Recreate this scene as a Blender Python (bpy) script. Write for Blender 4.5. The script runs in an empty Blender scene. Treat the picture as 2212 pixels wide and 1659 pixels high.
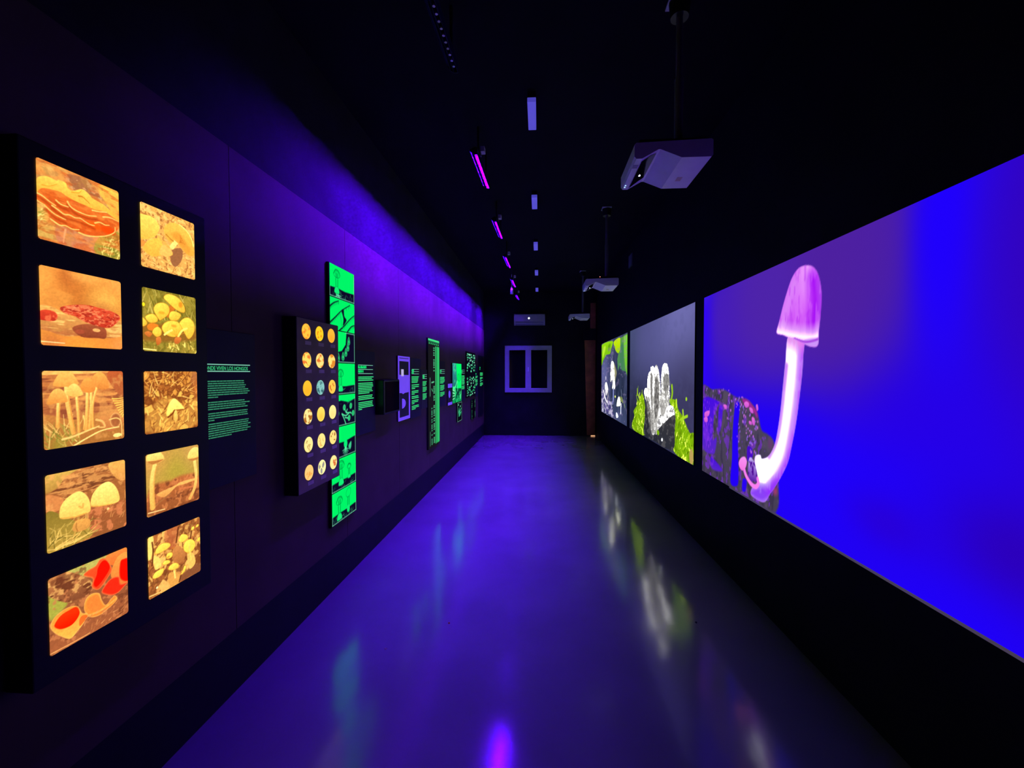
import bpy, math, random
import numpy as np
from mathutils import Vector

sc = bpy.context.scene
COL = sc.collection
R = math.radians

# ------------------------------------------------------------------ camera
EYE = 1.64
cam_d = bpy.data.cameras.new('camera')
cam = bpy.data.objects.new('camera', cam_d)
COL.objects.link(cam)
cam.location = (0.0, 0.0, EYE)
cam.rotation_euler = (R(90 - 1.462), 0, R(3.755))
cam_d.sensor_width = 36.0
cam_d.lens = 899.0 / 2212.0 * 36.0
cam_d.clip_start = 0.02
cam_d.clip_end = 60
sc.camera = cam

# ------------------------------------------------------------------ world, exposure
world = bpy.data.worlds.new('world')
sc.world = world
world.use_nodes = True
bg = world.node_tree.nodes.get('Background')
bg.inputs[0].default_value = (0.0, 0.0, 0.0, 1)
bg.inputs[1].default_value = 0.0
sc.view_settings.view_transform = 'Standard'
sc.view_settings.look = 'None'
sc.view_settings.exposure = 0.0
sc.view_settings.gamma = 1.0
sc.view_settings.use_curve_mapping = False

# lamp strengths (the light of each lamp is built with its lamp further down)
UV_POWER = 17500.0       # row that grazes the top of the left wall
UV_DOWN = 7700.0         # row that faces the floor
UV_COLOR = (0.085, 0.00012, 1.0)

# ------------------------------------------------------------------ dimensions (metres)
# x across the gallery, y along it, z up; the photographer stands at y = 0
LA, LB = -1.585, 0.0105       # left wall  x = LA + LB*y
RA, RB = 1.560, -0.0067       # right wall x = RA + RB*y
Y0, Y1 = -2.6, 10.96
CEIL = 3.78
L_ROT = math.atan2(1.0, LB)           # local +x runs away from the camera along the left wall
R_ROT = math.atan2(-1.0, -RB)         # local +x runs toward the camera along the right wall


# ------------------------------------------------------------------ materials
def lin(c):
    r = []
    for v in c[:3]:
        v = v / 255.0
        r.append(v / 12.92 if v <= 0.04045 else ((v + 0.055) / 1.055) ** 2.4)
    return tuple(r)


def mat(name, rgb=(0.5, 0.5, 0.5), rough=0.6, metal=0.0, spec=0.4, noise=None, bump=0.0,
        emit=None, emit_k=0.0, rough_var=0.0):
    m = bpy.data.materials.new(name)
    m.use_nodes = True
    nt = m.node_tree
    b = nt.nodes['Principled BSDF']
    b.inputs['Base Color'].default_value = (*rgb, 1)
    b.inputs['Roughness'].default_value = rough
    b.inputs['Metallic'].default_value = metal
    b.inputs['Specular IOR Level'].default_value = spec
    if emit:
        b.inputs['Emission Color'].default_value = (*emit, 1)
        b.inputs['Emission Strength'].default_value = emit_k
    if noise:
        scale, amt = noise
        tc = nt.nodes.new('ShaderNodeTexCoord')
        nz = nt.nodes.new('ShaderNodeTexNoise')
        nz.inputs['Scale'].default_value = scale
        nz.inputs['Detail'].default_value = 6
        nt.links.new(tc.outputs['Object'], nz.inputs['Vector'])
        rp = nt.nodes.new('ShaderNodeValToRGB')
        rp.color_ramp.elements[0].position = 0.3
        rp.color_ramp.elements[1].position = 0.7
        rp.color_ramp.elements[0].color = (*[v * (1 - amt) for v in rgb], 1)
        rp.color_ramp.elements[1].color = (*[min(1, v * (1 + amt)) for v in rgb], 1)
        nt.links.new(nz.outputs['Fac'], rp.inputs['Fac'])
        nt.links.new(rp.outputs['Color'], b.inputs['Base Color'])
        if rough_var:
            mr = nt.nodes.new('ShaderNodeMapRange')
            mr.inputs['From Min'].default_value = 0.3
            mr.inputs['From Max'].default_value = 0.7
            mr.inputs['To Min'].default_value = rough - rough_var
            mr.inputs['To Max'].default_value = rough + rough_var
            nt.links.new(nz.outputs['Fac'], mr.inputs['Value'])
            nt.links.new(mr.outputs['Result'], b.inputs['Roughness'])
        if bump:
            n2 = nt.nodes.new('ShaderNodeTexNoise')
            n2.inputs['Scale'].default_value = scale * 6
            n2.inputs['Detail'].default_value = 4
            nt.links.new(tc.outputs['Object'], n2.inputs['Vector'])
            bp = nt.nodes.new('ShaderNodeBump')
            bp.inputs['Strength'].default_value = bump
            bp.inputs['Distance'].default_value = 0.01
            nt.links.new(n2.outputs['Fac'], bp.inputs['Height'])
            nt.links.new(bp.outputs['Normal'], b.inputs['Normal'])
    return m


def emit_mat(name, rgb, k=1.0):
    m = bpy.data.materials.new(name)
    m.use_nodes = True
    nt = m.node_tree
    nt.nodes.clear()
    o = nt.nodes.new('ShaderNodeOutputMaterial')
    e = nt.nodes.new('ShaderNodeEmission')
    e.inputs[0].default_value = (*rgb, 1)
    e.inputs[1].default_value = k
    nt.links.new(e.outputs[0], o.inputs[0])
    return m


def print_mat(name, sampled):
    """luminous flat print: colours come from the point attribute 'ink'"""
    m = bpy.data.materials.new(name)
    m.use_nodes = True
    nt = m.node_tree
    nt.nodes.clear()
    o = nt.nodes.new('ShaderNodeOutputMaterial')
    e = nt.nodes.new('ShaderNodeEmission')
    a = nt.nodes.new('ShaderNodeAttribute')
    a.attribute_name = 'ink'
    nt.links.new(a.outputs['Color'], e.inputs[0])
    nt.links.new(e.outputs[0], o.inputs[0])
    if not sampled:
        m.cycles.emission_sampling = 'NONE'
    return m


def floor_mat():
    m = mat('grey_epoxy', (0.225, 0.225, 0.23), 0.13, spec=0.65, noise=(1.6, 0.10), rough_var=0.03)
    nt = m.node_tree
    b = nt.nodes['Principled BSDF']
    tc = nt.nodes.new('ShaderNodeTexCoord')
    n1 = nt.nodes.new('ShaderNodeTexNoise')
    n1.inputs['Scale'].default_value = 9.0
    n1.inputs['Detail'].default_value = 3
    n2 = nt.nodes.new('ShaderNodeTexVoronoi')
    n2.inputs['Scale'].default_value = 26.0
    nt.links.new(tc.outputs['Object'], n1.inputs['Vector'])
    nt.links.new(tc.outputs['Object'], n2.inputs['Vector'])
    mx = nt.nodes.new('ShaderNodeMath')
    mx.operation = 'MULTIPLY_ADD'
    mx.inputs[1].default_value = 0.12
    nt.links.new(n2.outputs['Distance'], mx.inputs[0])
    nt.links.new(n1.outputs['Fac'], mx.inputs[2])
    bp = nt.nodes.new('ShaderNodeBump')
    bp.inputs['Strength'].default_value = 0.08
    bp.inputs['Distance'].default_value = 0.006
    nt.links.new(mx.outputs[0], bp.inputs['Height'])
    nt.links.new(bp.outputs['Normal'], b.inputs['Normal'])
    return m


M = {}
M['floor'] = floor_mat()
M['black_paint'] = mat('black_wall_paint', (0.010, 0.010, 0.012), 0.75, spec=0.15, noise=(2.5, 0.25), bump=0.05)
M['upper_paint'] = mat('black_upper_wall_paint', (0.025, 0.025, 0.028), 0.8, spec=0.15, noise=(3.0, 0.25), bump=0.08)
M['ceiling'] = mat('black_ceiling_paint', (0.010, 0.010, 0.011), 0.85, spec=0.1, noise=(2.0, 0.2))
M['cladding'] = mat('dark_cladding', (0.105, 0.060, 0.048), 0.7, spec=0.2, noise=(3.0, 0.16), bump=0.06)
M['plinth'] = mat('black_plinth', (0.010, 0.010, 0.013), 0.6, spec=0.25, noise=(4, 0.2))
M['cabinet'] = mat('black_cabinet', (0.012, 0.012, 0.013), 0.55, spec=0.3, noise=(6, 0.15))
M['panel_face'] = mat('charcoal_panel', (0.30, 0.24, 0.125), 0.6, spec=0.25, noise=(7, 0.2))
M['board'] = mat('navy_board', (0.028, 0.02, 0.045), 0.6, spec=0.25, noise=(5, 0.15))
M['dark_board'] = mat('dark_grey_board', (0.045, 0.045, 0.045), 0.6, spec=0.25, noise=(5, 0.15))
M['paper'] = mat('white_paper', (0.40, 0.40, 0.41), 0.7, spec=0.2, noise=(20, 0.04))
M['caption'] = mat('grey_caption', (0.72, 0.62, 0.42), 0.7, spec=0.2, noise=(60, 0.12))
M['white_plastic'] = mat('white_plastic', (0.8, 0.8, 0.8), 0.4, spec=0.4, noise=(12, 0.04))
M['white_frame'] = mat('white_lacquer', (0.42, 0.42, 0.43), 0.45, spec=0.4, noise=(10, 0.05))
M['black_plastic'] = mat('black_plastic', (0.012, 0.012, 0.013), 0.35, spec=0.4, noise=(20, 0.1))
M['glass_black'] = mat('dark_glass', (0.004, 0.004, 0.006), 0.08, spec=0.6)
M['steel'] = mat('grey_steel', (0.30, 0.30, 0.31), 0.45, metal=0.6, noise=(15, 0.1))
M['alu'] = mat('violet_anodised_channel', (0.002, 0.001, 0.05), 0.6, metal=0.0, noise=(20, 0.1))
M['grey_plate'] = mat('grey_plate', (0.22, 0.23, 0.26), 0.5, noise=(12, 0.1))
M['wood'] = mat('orange_brown_wood', (0.62, 0.19, 0.06), 0.5, spec=0.3, noise=(5, 0.3))
M['print_small'] = print_mat('luminous_print', False)
M['print_big'] = print_mat('projected_image', True)
M['uv'] = emit_mat('violet_leds', UV_COLOR, UV_POWER)
M['uv_down'] = emit_mat('violet_leds_down', UV_COLOR, UV_DOWN)
M['glow_paper'] = mat('violet_emissive_paper', (0.4, 0.4, 0.41), 0.7, spec=0.2, noise=(20, 0.04), emit=lin((100, 58, 228)), emit_k=0.9)  # violet light falling on the white paper is put in as emission
M['screen_border'] = mat('screen_border', (0.5, 0.5, 0.5), 0.7, noise=(20, 0.05), emit=lin((62, 52, 70)), emit_k=1.0)


# ------------------------------------------------------------------ mesh helpers
class MB:
    def __init__(s):
        s.v, s.f = [], []

    def box(s, x0, x1, y0, y1, z0, z1):
        n = len(s.v)
        s.v += [(x0, y0, z0), (x1, y0, z0), (x1, y1, z0), (x0, y1, z0),
                (x0, y0, z1), (x1, y0, z1), (x1, y1, z1), (x0, y1, z1)]
        s.f += [tuple(n + i for i in q) for q in
                ((0, 3, 2, 1), (4, 5, 6, 7), (0, 1, 5, 4), (1, 2, 6, 5), (2, 3, 7, 6), (3, 0, 4, 7))]
        return s

    def prism_y(s, prof, y0, y1):
        """extrude a closed (x, z) profile along y"""
        n, k = len(s.v), len(prof)
        s.v += [(x, y0, z) for x, z in prof] + [(x, y1, z) for x, z in prof]
        s.f += [tuple(n + i for i in range(k)), tuple(n + k + i for i in reversed(range(k)))]
        s.f += [(n + i, n + k + i, n + k + (i + 1) % k, n + (i + 1) % k) for i in range(k)]
        return s

    def cyl(s, c, r, h, axis='z', seg=16, r2=None):
        n = len(s.v)
        r2 = r if r2 is None else r2
        for rr, t in ((r, 0), (r2, h)):
            for i in range(seg):
                a = 2 * math.pi * i / seg
                p, q = rr * math.cos(a), rr * math.sin(a)
                s.v.append({'z': (c[0] + p, c[1] + q, c[2] + t), 'y': (c[0] + p, c[1] + t, c[2] + q),
                            'x': (c[0] + t, c[1] + p, c[2] + q)}[axis])
        s.f += [tuple(n + i for i in reversed(range(seg))), tuple(n + seg + i for i in range(seg))]
        s.f += [(n + i, n + (i + 1) % seg, n + seg + (i + 1) % seg, n + seg + i) for i in range(seg)]
        return s

    def quad(s, x0, x1, y, z0, z1):
        n = len(s.v)
        s.v += [(x0, y, z0), (x1, y, z0), (x1, y, z1), (x0, y, z1)]
        s.f.append((n, n + 1, n + 2, n + 3))
        return s

    def build(s, name, material, parent=None, bevel=0.0, seg=2, smooth=False):
        me = bpy.data.meshes.new(name)
        me.from_pydata(s.v, [], s.f)
        me.materials.append(material)
        me.validate()
        me.update()
        if smooth:
            me.polygons.foreach_set('use_smooth', [True] * len(me.polygons))
        o = bpy.data.objects.new(name, me)
        COL.objects.link(o)
        if parent:
            o.parent = parent
        if bevel:
            b = o.modifiers.new('bevel', 'BEVEL')
            b.width = bevel
            b.segments = seg
            b.limit_method = 'ANGLE'
        return o


def tag(o, label=None, cat=None, group=None, kind=None):
    if label:
        o['label'] = label
    if cat:
        o['category'] = cat
    if group:
        o['group'] = group
    if kind:
        o['kind'] = kind
    return o


def empty(name, loc, rz=0.0):
    o = bpy.data.objects.new(name, None)
    COL.objects.link(o)
    o.location = loc
    o.rotation_euler = (0, 0, rz)
    o.empty_display_size = 0.1
    return o


def left_root(name, y, z):
    """origin on the left wall face; local x along the wall away from the camera, local -y out of the wall"""
    return empty(name, (LA + LB * y, y, z), L_ROT)


def right_root(name, y, z):
    return empty(name, (RA + RB * y, y, z), R_ROT)


def part_label(o, text):
    o['label'] = text
    return o


# ------------------------------------------------------------------ drawing of flat prints
def catmull(pts, closed, n=5):
    P = [np.array(p, float) for p in pts]
    k = len(P)
    out = []
    for i in range(k if closed else k - 1):
        if closed:
            a, b, c, d = P[i - 1], P[i], P[(i + 1) % k], P[(i + 2) % k]
        else:
            a, b, c, d = P[max(i - 1, 0)], P[i], P[i + 1], P[min(i + 2, k - 1)]
        for j in range(n):
            t = j / n
            out.append(0.5 * ((2 * b) + (c - a) * t + (2 * a - 5 * b + 4 * c - d) * t * t +
                              (3 * b - a - 3 * c + d) * t ** 3))
    if not closed:
        out.append(P[-1])
    return np.array(out)


class Canvas:
    """u runs right, v runs down, both 0..1; colours are 0..255 display values"""

    def __init__(s, w, h, col, asp=1.0, seed=1):
        s.w, s.h, s.asp = w, h, asp
        s.a = np.ones((h, w, 3), np.float32) * np.array(col, np.float32)
        u = np.linspace(0, 1, w)
        v = np.linspace(0, 1, h)
        s.U, s.V = np.meshgrid(u, v)
        s.rs = np.random.RandomState(seed)
        s.clip = None

    def put(s, m, col, sl=None):
        if s.clip is not None:
            m = m * (s.clip if sl is None else s.clip[sl])
        col = np.asarray(col, np.float32)
        tgt = s.a if sl is None else s.a[sl]
        tgt += (col - tgt) * m[..., None]

    def sub(s, pts, pad):
        x0, y0 = pts.min(0) - pad
        x1, y1 = pts.max(0) + pad
        i0, i1 = max(0, int(x0 * s.w)), min(s.w, int(x1 * s.w) + 2)
        j0, j1 = max(0, int(y0 * s.h)), min(s.h, int(y1 * s.h) + 2)
        return (slice(j0, max(j1, j0)), slice(i0, max(i1, i0)))

    def dist(s, pts, closed, sl):
        U, V = s.U[sl] * s.asp, s.V[sl]
        best = np.full(U.shape, 1e9)
        tt = np.zeros(U.shape)
        k = len(pts)
        n = k if closed else k - 1
        inside = np.zeros(U.shape, bool)
        for i in range(n):
            ax, ay = pts[i][0] * s.asp, pts[i][1]
            bx, by = pts[(i + 1) % k][0] * s.asp, pts[(i + 1) % k][1]
            dx, dy = bx - ax, by - ay
            t = np.clip(((U - ax) * dx + (V - ay) * dy) / (dx * dx + dy * dy + 1e-12), 0, 1)
            d = np.hypot(U - ax - t * dx, V - ay - t * dy)
            w = d < best
            best = np.where(w, d, best)
            tt = np.where(w, (i + t) / n, tt)
            if closed and abs(dy) > 1e-12:
                c = ((ay > V) != (by > V)) & (U < (bx - ax) * (V - ay) / (by - ay) + ax)
                inside ^= c
        return best, tt, inside

    def poly(s, pts, c, c2=None, ang=90, soft=None, smooth=True, rim=None, rimw=0.02, alpha=1.0):
        p = catmull(pts, True) if smooth else np.array(pts, float)
        soft = soft or 1.3 / s.h
        sl = s.sub(p, soft * 2)
        if s.U[sl].size == 0:
            return s
        d, _, ins = s.dist(p, True, sl)
        sd = np.where(ins, d, -d)
        m = np.clip(0.5 + sd / soft, 0, 1) * alpha
        c = np.array(c, np.float32)
        col = np.broadcast_to(c, sd.shape + (3,))
        if c2 is not None:
            ca, sa = math.cos(R(ang)), math.sin(R(ang))
            q = p[:, 0] * ca + p[:, 1] * sa
            t = (s.U[sl] * ca + s.V[sl] * sa - q.min()) / max(q.max() - q.min(), 1e-6)
            t = np.clip(t, 0, 1)[..., None]
            col = c * (1 - t) + np.array(c2, np.float32) * t
        if rim is not None:
            t = np.clip(1 - sd / rimw, 0, 1)[..., None] ** 1.5
            col = col * (1 - t) + np.array(rim, np.float32) * t
        s.put(m, col, sl)
        return s

    def ell(s, cx, cy, rx, ry, c, c2=None, rot=0, **k):
        a = np.linspace(0, 2 * math.pi, 22, endpoint=False)
        x, y = rx * np.cos(a), ry * np.sin(a)
        cr, sr = math.cos(R(rot)), math.sin(R(rot))
        return s.poly(np.stack([cx + x * cr - y * sr / s.asp, cy + (x * sr * s.asp + y * cr)], 1), c, c2,
                      smooth=False, **k)

    def stroke(s, pts, w, c, w2=None, c2=None, smooth=True, soft=None, alpha=1.0):
        p = catmull(pts, False, 4) if smooth and len(pts) > 2 else np.array(pts, float)
        w2 = w if w2 is None else w2
        soft = soft or 1.3 / s.h
        sl = s.sub(p, max(w, w2) / min(1, s.asp) + soft * 2)
        if s.U[sl].size == 0:
            return s
        d, t, _ = s.dist(p, False, sl)
        m = np.clip(0.5 + (w + (w2 - w) * t - d) / soft, 0, 1) * alpha
        c = np.array(c, np.float32)
        col = c if c2 is None else c * (1 - t[..., None]) + np.array(c2, np.float32) * t[..., None]
        s.put(m, col, sl)
        return s

    def fbm(s, fx, fy, octv=3):
        out = np.zeros((s.h, s.w))
        amp, tot = 1.0, 0.0
        for o in range(octv):
            gx, gy = int(fx * 2 ** o) + 2, int(fy * 2 ** o) + 2
            g = s.rs.rand(gy + 1, gx + 1)
            x, y = s.U * (gx - 1.001), s.V * (gy - 1.001)
            i, j = x.astype(int), y.astype(int)
            a, b = x - i, y - j
            a, b = a * a * (3 - 2 * a), b * b * (3 - 2 * b)
            out += amp * ((g[j, i] * (1 - a) + g[j, i + 1] * a) * (1 - b) + (g[j + 1, i] * (1 - a) + g[j + 1, i + 1] * a) * b)
            tot += amp
            amp *= 0.55
        return out / tot

    def tex(s, c, fx, fy, thr=0.5, soft=0.1, alpha=1.0, octv=3):
        n = s.fbm(fx, fy, octv)
        s.put(np.clip((n - thr) / soft + 0.5, 0, 1) * alpha, c)
        return s

    def blob(s, cx, cy, rx, ry, c, alpha=1.0, p=1.0):
        d = ((s.U - cx) / rx) ** 2 + ((s.V - cy) / ry) ** 2
        s.put(np.exp(-d ** p) * alpha, c)
        return s

    def mask(s, pts, smooth=True, soft=None):
        """restrict later painting to a polygon (None lifts it)"""
        if pts is None:
            s.clip = None
            return s
        p = catmull(pts, True) if smooth else np.array(pts, float)
        d, _, ins = s.dist(p, True, (slice(0, s.h), slice(0, s.w)))
        s.clip = np.clip(0.5 + np.where(ins, d, -d) / (soft or 1.5 / s.h), 0, 1)
        return s

    def blades(s, n, box, ln, ang, spread, cols, w, curl=0.3):
        for _ in range(n):
            x, y = s.rs.uniform(box[0], box[2]), s.rs.uniform(box[1], box[3])
            a = R(ang + s.rs.uniform(-spread, spread))
            l = ln * s.rs.uniform(0.5, 1.2)
            k = s.rs.uniform(-curl, curl)
            p1 = (x + 0.5 * l * math.cos(a), y - 0.5 * l * math.sin(a))
            p2 = (p1[0] + 0.5 * l * math.cos(a + k), p1[1] - 0.5 * l * math.sin(a + k))
            s.stroke([(x, y), p1, p2], w * s.rs.uniform(0.6, 1.2), cols[s.rs.randint(len(cols))], w2=w * 0.3, smooth=False)
        return s

    def cells(s, n, cols, edge=None, ew=0.012, sx=1.0, sy=1.0, alpha=1.0, jitter=0.0):
        P = s.rs.rand(n, 2)
        ids = s.rs.randint(len(cols), size=n)
        x = s.U + jitter * (s.fbm(7, 7) - 0.5)
        y = s.V + jitter * (s.fbm(7, 7) - 0.5)
        d1 = np.full(s.U.shape, 9.0)
        d2 = np.full(s.U.shape, 9.0)
        idx = np.zeros(s.U.shape, int)
        for i in range(n):
            d = np.hypot((x - P[i, 0]) * sx, (y - P[i, 1]) * sy)
            near = d < d1
            d2 = np.where(near, d1, np.minimum(d2, d))
            idx = np.where(near, ids[i], idx)
            d1 = np.where(near, d, d1)
        col = np.array(cols, np.float32)[idx]
        if edge is not None:
            t = np.clip(1 - (d2 - d1) / ew, 0, 1)[..., None]
            col = col * (1 - t) + np.array(edge, np.float32) * t
        s.put(np.full(s.U.shape, alpha), col)
        return s

    def grade(s, gamma=0.76, tint=(1.06, 0.97, 0.80), con=1.2):
        c = np.clip(s.a / 255.0, 0, 1) ** gamma
        c = (c - 0.55) * con + 0.55
        c = c * (1 + 0.07 * (s.fbm(26, 26, 2) - 0.5) + 0.09 * (s.fbm(60, 60, 1) - 0.5))[..., None]
        s.a = np.clip(c * np.array(tint, np.float32), 0, 1) * 255.0
        return s

    def linear(s, gain=0.0, thr=0.62):
        c = np.clip(s.a / 255.0, 0, 1)
        l = np.where(c <= 0.04045, c / 12.92, ((c + 0.055) / 1.055) ** 2.4)
        if gain:
            lum = c.mean(2) * 0.5 + c[..., 1] * 0.5
            l = l * (1 + gain * np.clip((lum - thr) / (1 - thr), 0, 1)[..., None] ** 1.5)
        return l


def print_sheet(name, cv, x0, x1, z0, z1, y, parent, material, gain=0.0, level=1.0, corner=0.0, thr=0.62):
    """a flat print: fine grid in the local xz plane facing local -y, coloured from a drawing"""
    w, h = cv.w, cv.h
    xs = np.linspace(x0, x1, w)
    zs = np.linspace(z1, z0, h)
    X, Z = np.meshgrid(xs, zs)
    co = np.stack([X, np.full_like(X, y), Z], 2).reshape(-1, 3).astype(np.float32)
    i = np.arange(w * h).reshape(h, w)
    q = np.stack([i[1:, :-1], i[1:, 1:], i[:-1, 1:], i[:-1, :-1]], 2).reshape(-1, 4)
    if corner:
        c = co[q].mean(1)
        cx = np.maximum(np.maximum(x0 + corner - c[:, 0], c[:, 0] - x1 + corner), 0)
        cz = np.maximum(np.maximum(z0 + corner - c[:, 2], c[:, 2] - z1 + corner), 0)
        q = q[np.hypot(cx, cz) <= corner]
    me = bpy.data.meshes.new(name)
    me.vertices.add(len(co))
    me.vertices.foreach_set('co', co.ravel())
    me.loops.add(q.size)
    me.loops.foreach_set('vertex_index', q.ravel().astype(np.int32))
    me.polygons.add(len(q))
    me.polygons.foreach_set('loop_start', np.arange(0, q.size, 4, dtype=np.int32))
    me.update(calc_edges=True)
    at = me.color_attributes.new('ink', 'FLOAT_COLOR', 'POINT')
    c = np.ones((w * h, 4), np.float32)
    c[:, :3] = (cv.linear(gain, thr) * level).reshape(-1, 3)
    at.data.foreach_set('color', c.ravel())
    me.materials.append(material)
    o = bpy.data.objects.new(name, me)
    COL.objects.link(o)
    o.parent = parent
    return o


def print_disc(name, cv, cx, cz, r, y, parent, material, level=1.0, rings=9, seg=28):
    """a round print coloured from a drawing"""
    v, f, uv = [(cx, y, cz)], [], [(0.5, 0.5)]
    for k in range(1, rings + 1):
        for i in range(seg):
            a = 2 * math.pi * i / seg
            q = k / rings
            v.append((cx + r * q * math.cos(a), y, cz + r * q * math.sin(a)))
            uv.append((0.5 + 0.5 * q * math.cos(a), 0.5 - 0.5 * q * math.sin(a)))
    for i in range(seg):
        f.append((0, 1 + i, 1 + (i + 1) % seg))
    for k in range(rings - 1):
        for i in range(seg):
            a, b = 1 + k * seg + i, 1 + k * seg + (i + 1) % seg
            f.append((a, a + seg, b + seg, b))
    me = bpy.data.meshes.new(name)
    me.from_pydata(v, [], f)
    l = cv.linear() * level
    at = me.color_attributes.new('ink', 'FLOAT_COLOR', 'POINT')
    c = np.ones((len(v), 4), np.float32)
    for n, (a, b) in enumerate(uv):
        c[n, :3] = l[min(cv.h - 1, int(b * cv.h)), min(cv.w - 1, int(a * cv.w))]
    at.data.foreach_set('color', c.ravel())
    me.materials.append(material)
    o = bpy.data.objects.new(name, me)
    COL.objects.link(o)
    o.parent = parent
    return o


# ------------------------------------------------------------------ the ten lightbox photographs
def art_bracket_fungus():
    c = Canvas(150, 150, (203, 152, 88), seed=3)
    c.tex((176, 124, 76), 9, 9, 0.52, 0.12, 0.8).tex((222, 176, 110), 14, 14, 0.6, 0.1, 0.6)
    c.poly([(0.733,0.008), (1.011,-0.010), (1.001,0.416), (0.782,0.193), (0.739,0.127)], (236, 190, 84), (226, 160, 70))
    c.poly([(0.319,0.072), (0.478,0.006), (0.636,0.051), (0.755,0.205), (0.641,0.206), (0.409,0.233), (0.332,0.170)], (150, 98, 72))
    c.mask([(0.319,0.072), (0.478,0.006), (0.636,0.051), (0.755,0.205), (0.641,0.206), (0.409,0.233), (0.332,0.170)]).tex((196, 146, 110), 14, 18, 0.56, 0.08).mask(None)
    c.poly([(0.213,0.746), (0.461,0.739), (0.724,0.743), (0.656,0.997), (0.237,0.997)], (186, 124, 92), (196, 120, 96))
    c.poly([(-0.011,0.596), (0.078,0.636), (0.155,0.716), (0.148,0.999), (-0.013,0.992)], (196, 160, 88))
    c.tex((170, 128, 70), 8, 8, 0.6, 0.1, 0.4)
    c.poly([(0.728,0.741), (0.997,0.604), (0.997,0.998), (0.657,0.993)], (150, 140, 62))
    c.mask([(0.728,0.741), (0.997,0.604), (0.997,0.998), (0.657,0.993)])
    c.blades(70, (0.75, 0.75, 1, 1), 0.09, 60, 50, [(214, 206, 120), (112, 116, 48), (240, 222, 130), (130, 130, 50)], 0.008).mask(None)
    c.blades(24, (0, 0.55, 0.09, 0.9), 0.07, 30, 40, [(220, 210, 130), (140, 140, 60)], 0.007)
    c.poly([(-0.012,0.342), (0.128,0.330), (0.314,0.309), (0.637,0.355), (0.991,0.440), (0.934,0.616), (0.715,0.746), (0.468,0.772), (0.381,0.757), (0.235,0.756), (0.140,0.713), (0.080,0.577), (-0.013,0.531)], (216, 104, 46), (200, 80, 34))
    c.tex((236, 140, 70), 6, 16, 0.54, 0.16, 0.45).tex((176, 66, 30), 5, 14, 0.6, 0.12, 0.45)
    c.poly([(-0.011,0.317), (0.025,0.235), (0.117,0.188), (0.218,0.196), (0.234,0.176), (0.317,0.177), (0.339,0.229), (0.393,0.249), (0.507,0.177), (0.581,0.194), (0.640,0.243), (0.780,0.270), (0.843,0.302), (0.983,0.374), (0.991,0.430), (0.814,0.370), (0.671,0.388), (0.552,0.380), (0.421,0.369), (0.313,0.344), (0.260,0.324), (0.186,0.330), (0.057,0.361), (-0.014,0.450)], (247, 198, 88), (240, 162, 62))
    c.stroke([(0.472,0.286), (0.521,0.279), (0.603,0.332)], 0.012, (190, 120, 40), 0.004)
    c.stroke([(0.384,0.270), (0.473,0.241), (0.507,0.190)], 0.007, (214, 150, 50), 0.003)
    c.stroke([(0.058,0.319), (0.136,0.301), (0.217,0.239)], 0.006, (214, 150, 50), 0.003)
    c.ell(0.66, 0.62, 0.11, 0.055, (226, 84, 26), soft=0.05).ell(0.84, 0.62, 0.10, 0.055, (222, 66, 20), soft=0.04)
    for p in ([(-0.011,0.448), (0.054,0.466), (0.124,0.504), (0.196,0.535)], [(0.159,0.549), (0.232,0.581), (0.291,0.610), (0.416,0.607), (0.530,0.611), (0.656,0.630)],
              [(0.334,0.427), (0.426,0.505), (0.591,0.515), (0.686,0.489)], [(0.205,0.463), (0.256,0.493), (0.340,0.495)], [(0.079,0.581), (0.200,0.652), (0.305,0.674)]):
        c.stroke([(a, b + 0.03) for a, b in p], 0.016, (158, 56, 24), soft=0.03, alpha=0.8)
    for p in ([(-0.010,0.440), (0.055,0.454), (0.124,0.491), (0.196,0.522)], [(0.159,0.536), (0.232,0.568), (0.291,0.597), (0.353,0.582), (0.416,0.594), (0.481,0.579), (0.530,0.597), (0.597,0.619), (0.657,0.616)],
              [(0.334,0.414), (0.364,0.463), (0.427,0.492), (0.516,0.503), (0.591,0.502), (0.686,0.475)], [(0.205,0.450), (0.256,0.480), (0.340,0.482)],
              [(0.080,0.568), (0.143,0.611), (0.200,0.640), (0.305,0.661)], [(0.140,0.713), (0.235,0.756), (0.303,0.740), (0.381,0.757), (0.461,0.739)],
              [(0.460,0.775), (0.542,0.788), (0.627,0.774), (0.715,0.746), (0.824,0.700), (0.929,0.617), (0.940,0.545)], [(0.636,0.411), (0.723,0.396), (0.823,0.367)],
              [(0.776,0.451), (0.868,0.426), (0.991,0.440)], [(0.666,0.575), (0.729,0.544), (0.800,0.556), (0.856,0.541)], [(-0.009,0.530), (0.032,0.546), (0.080,0.560)]):
        c.stroke(p, 0.010, (252, 190, 108), 0.006)
    c.stroke([(0.302,0.793), (0.284,0.895), (0.275,0.967)], 0.012, (232, 150, 112), 0.006)
    return c


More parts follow.
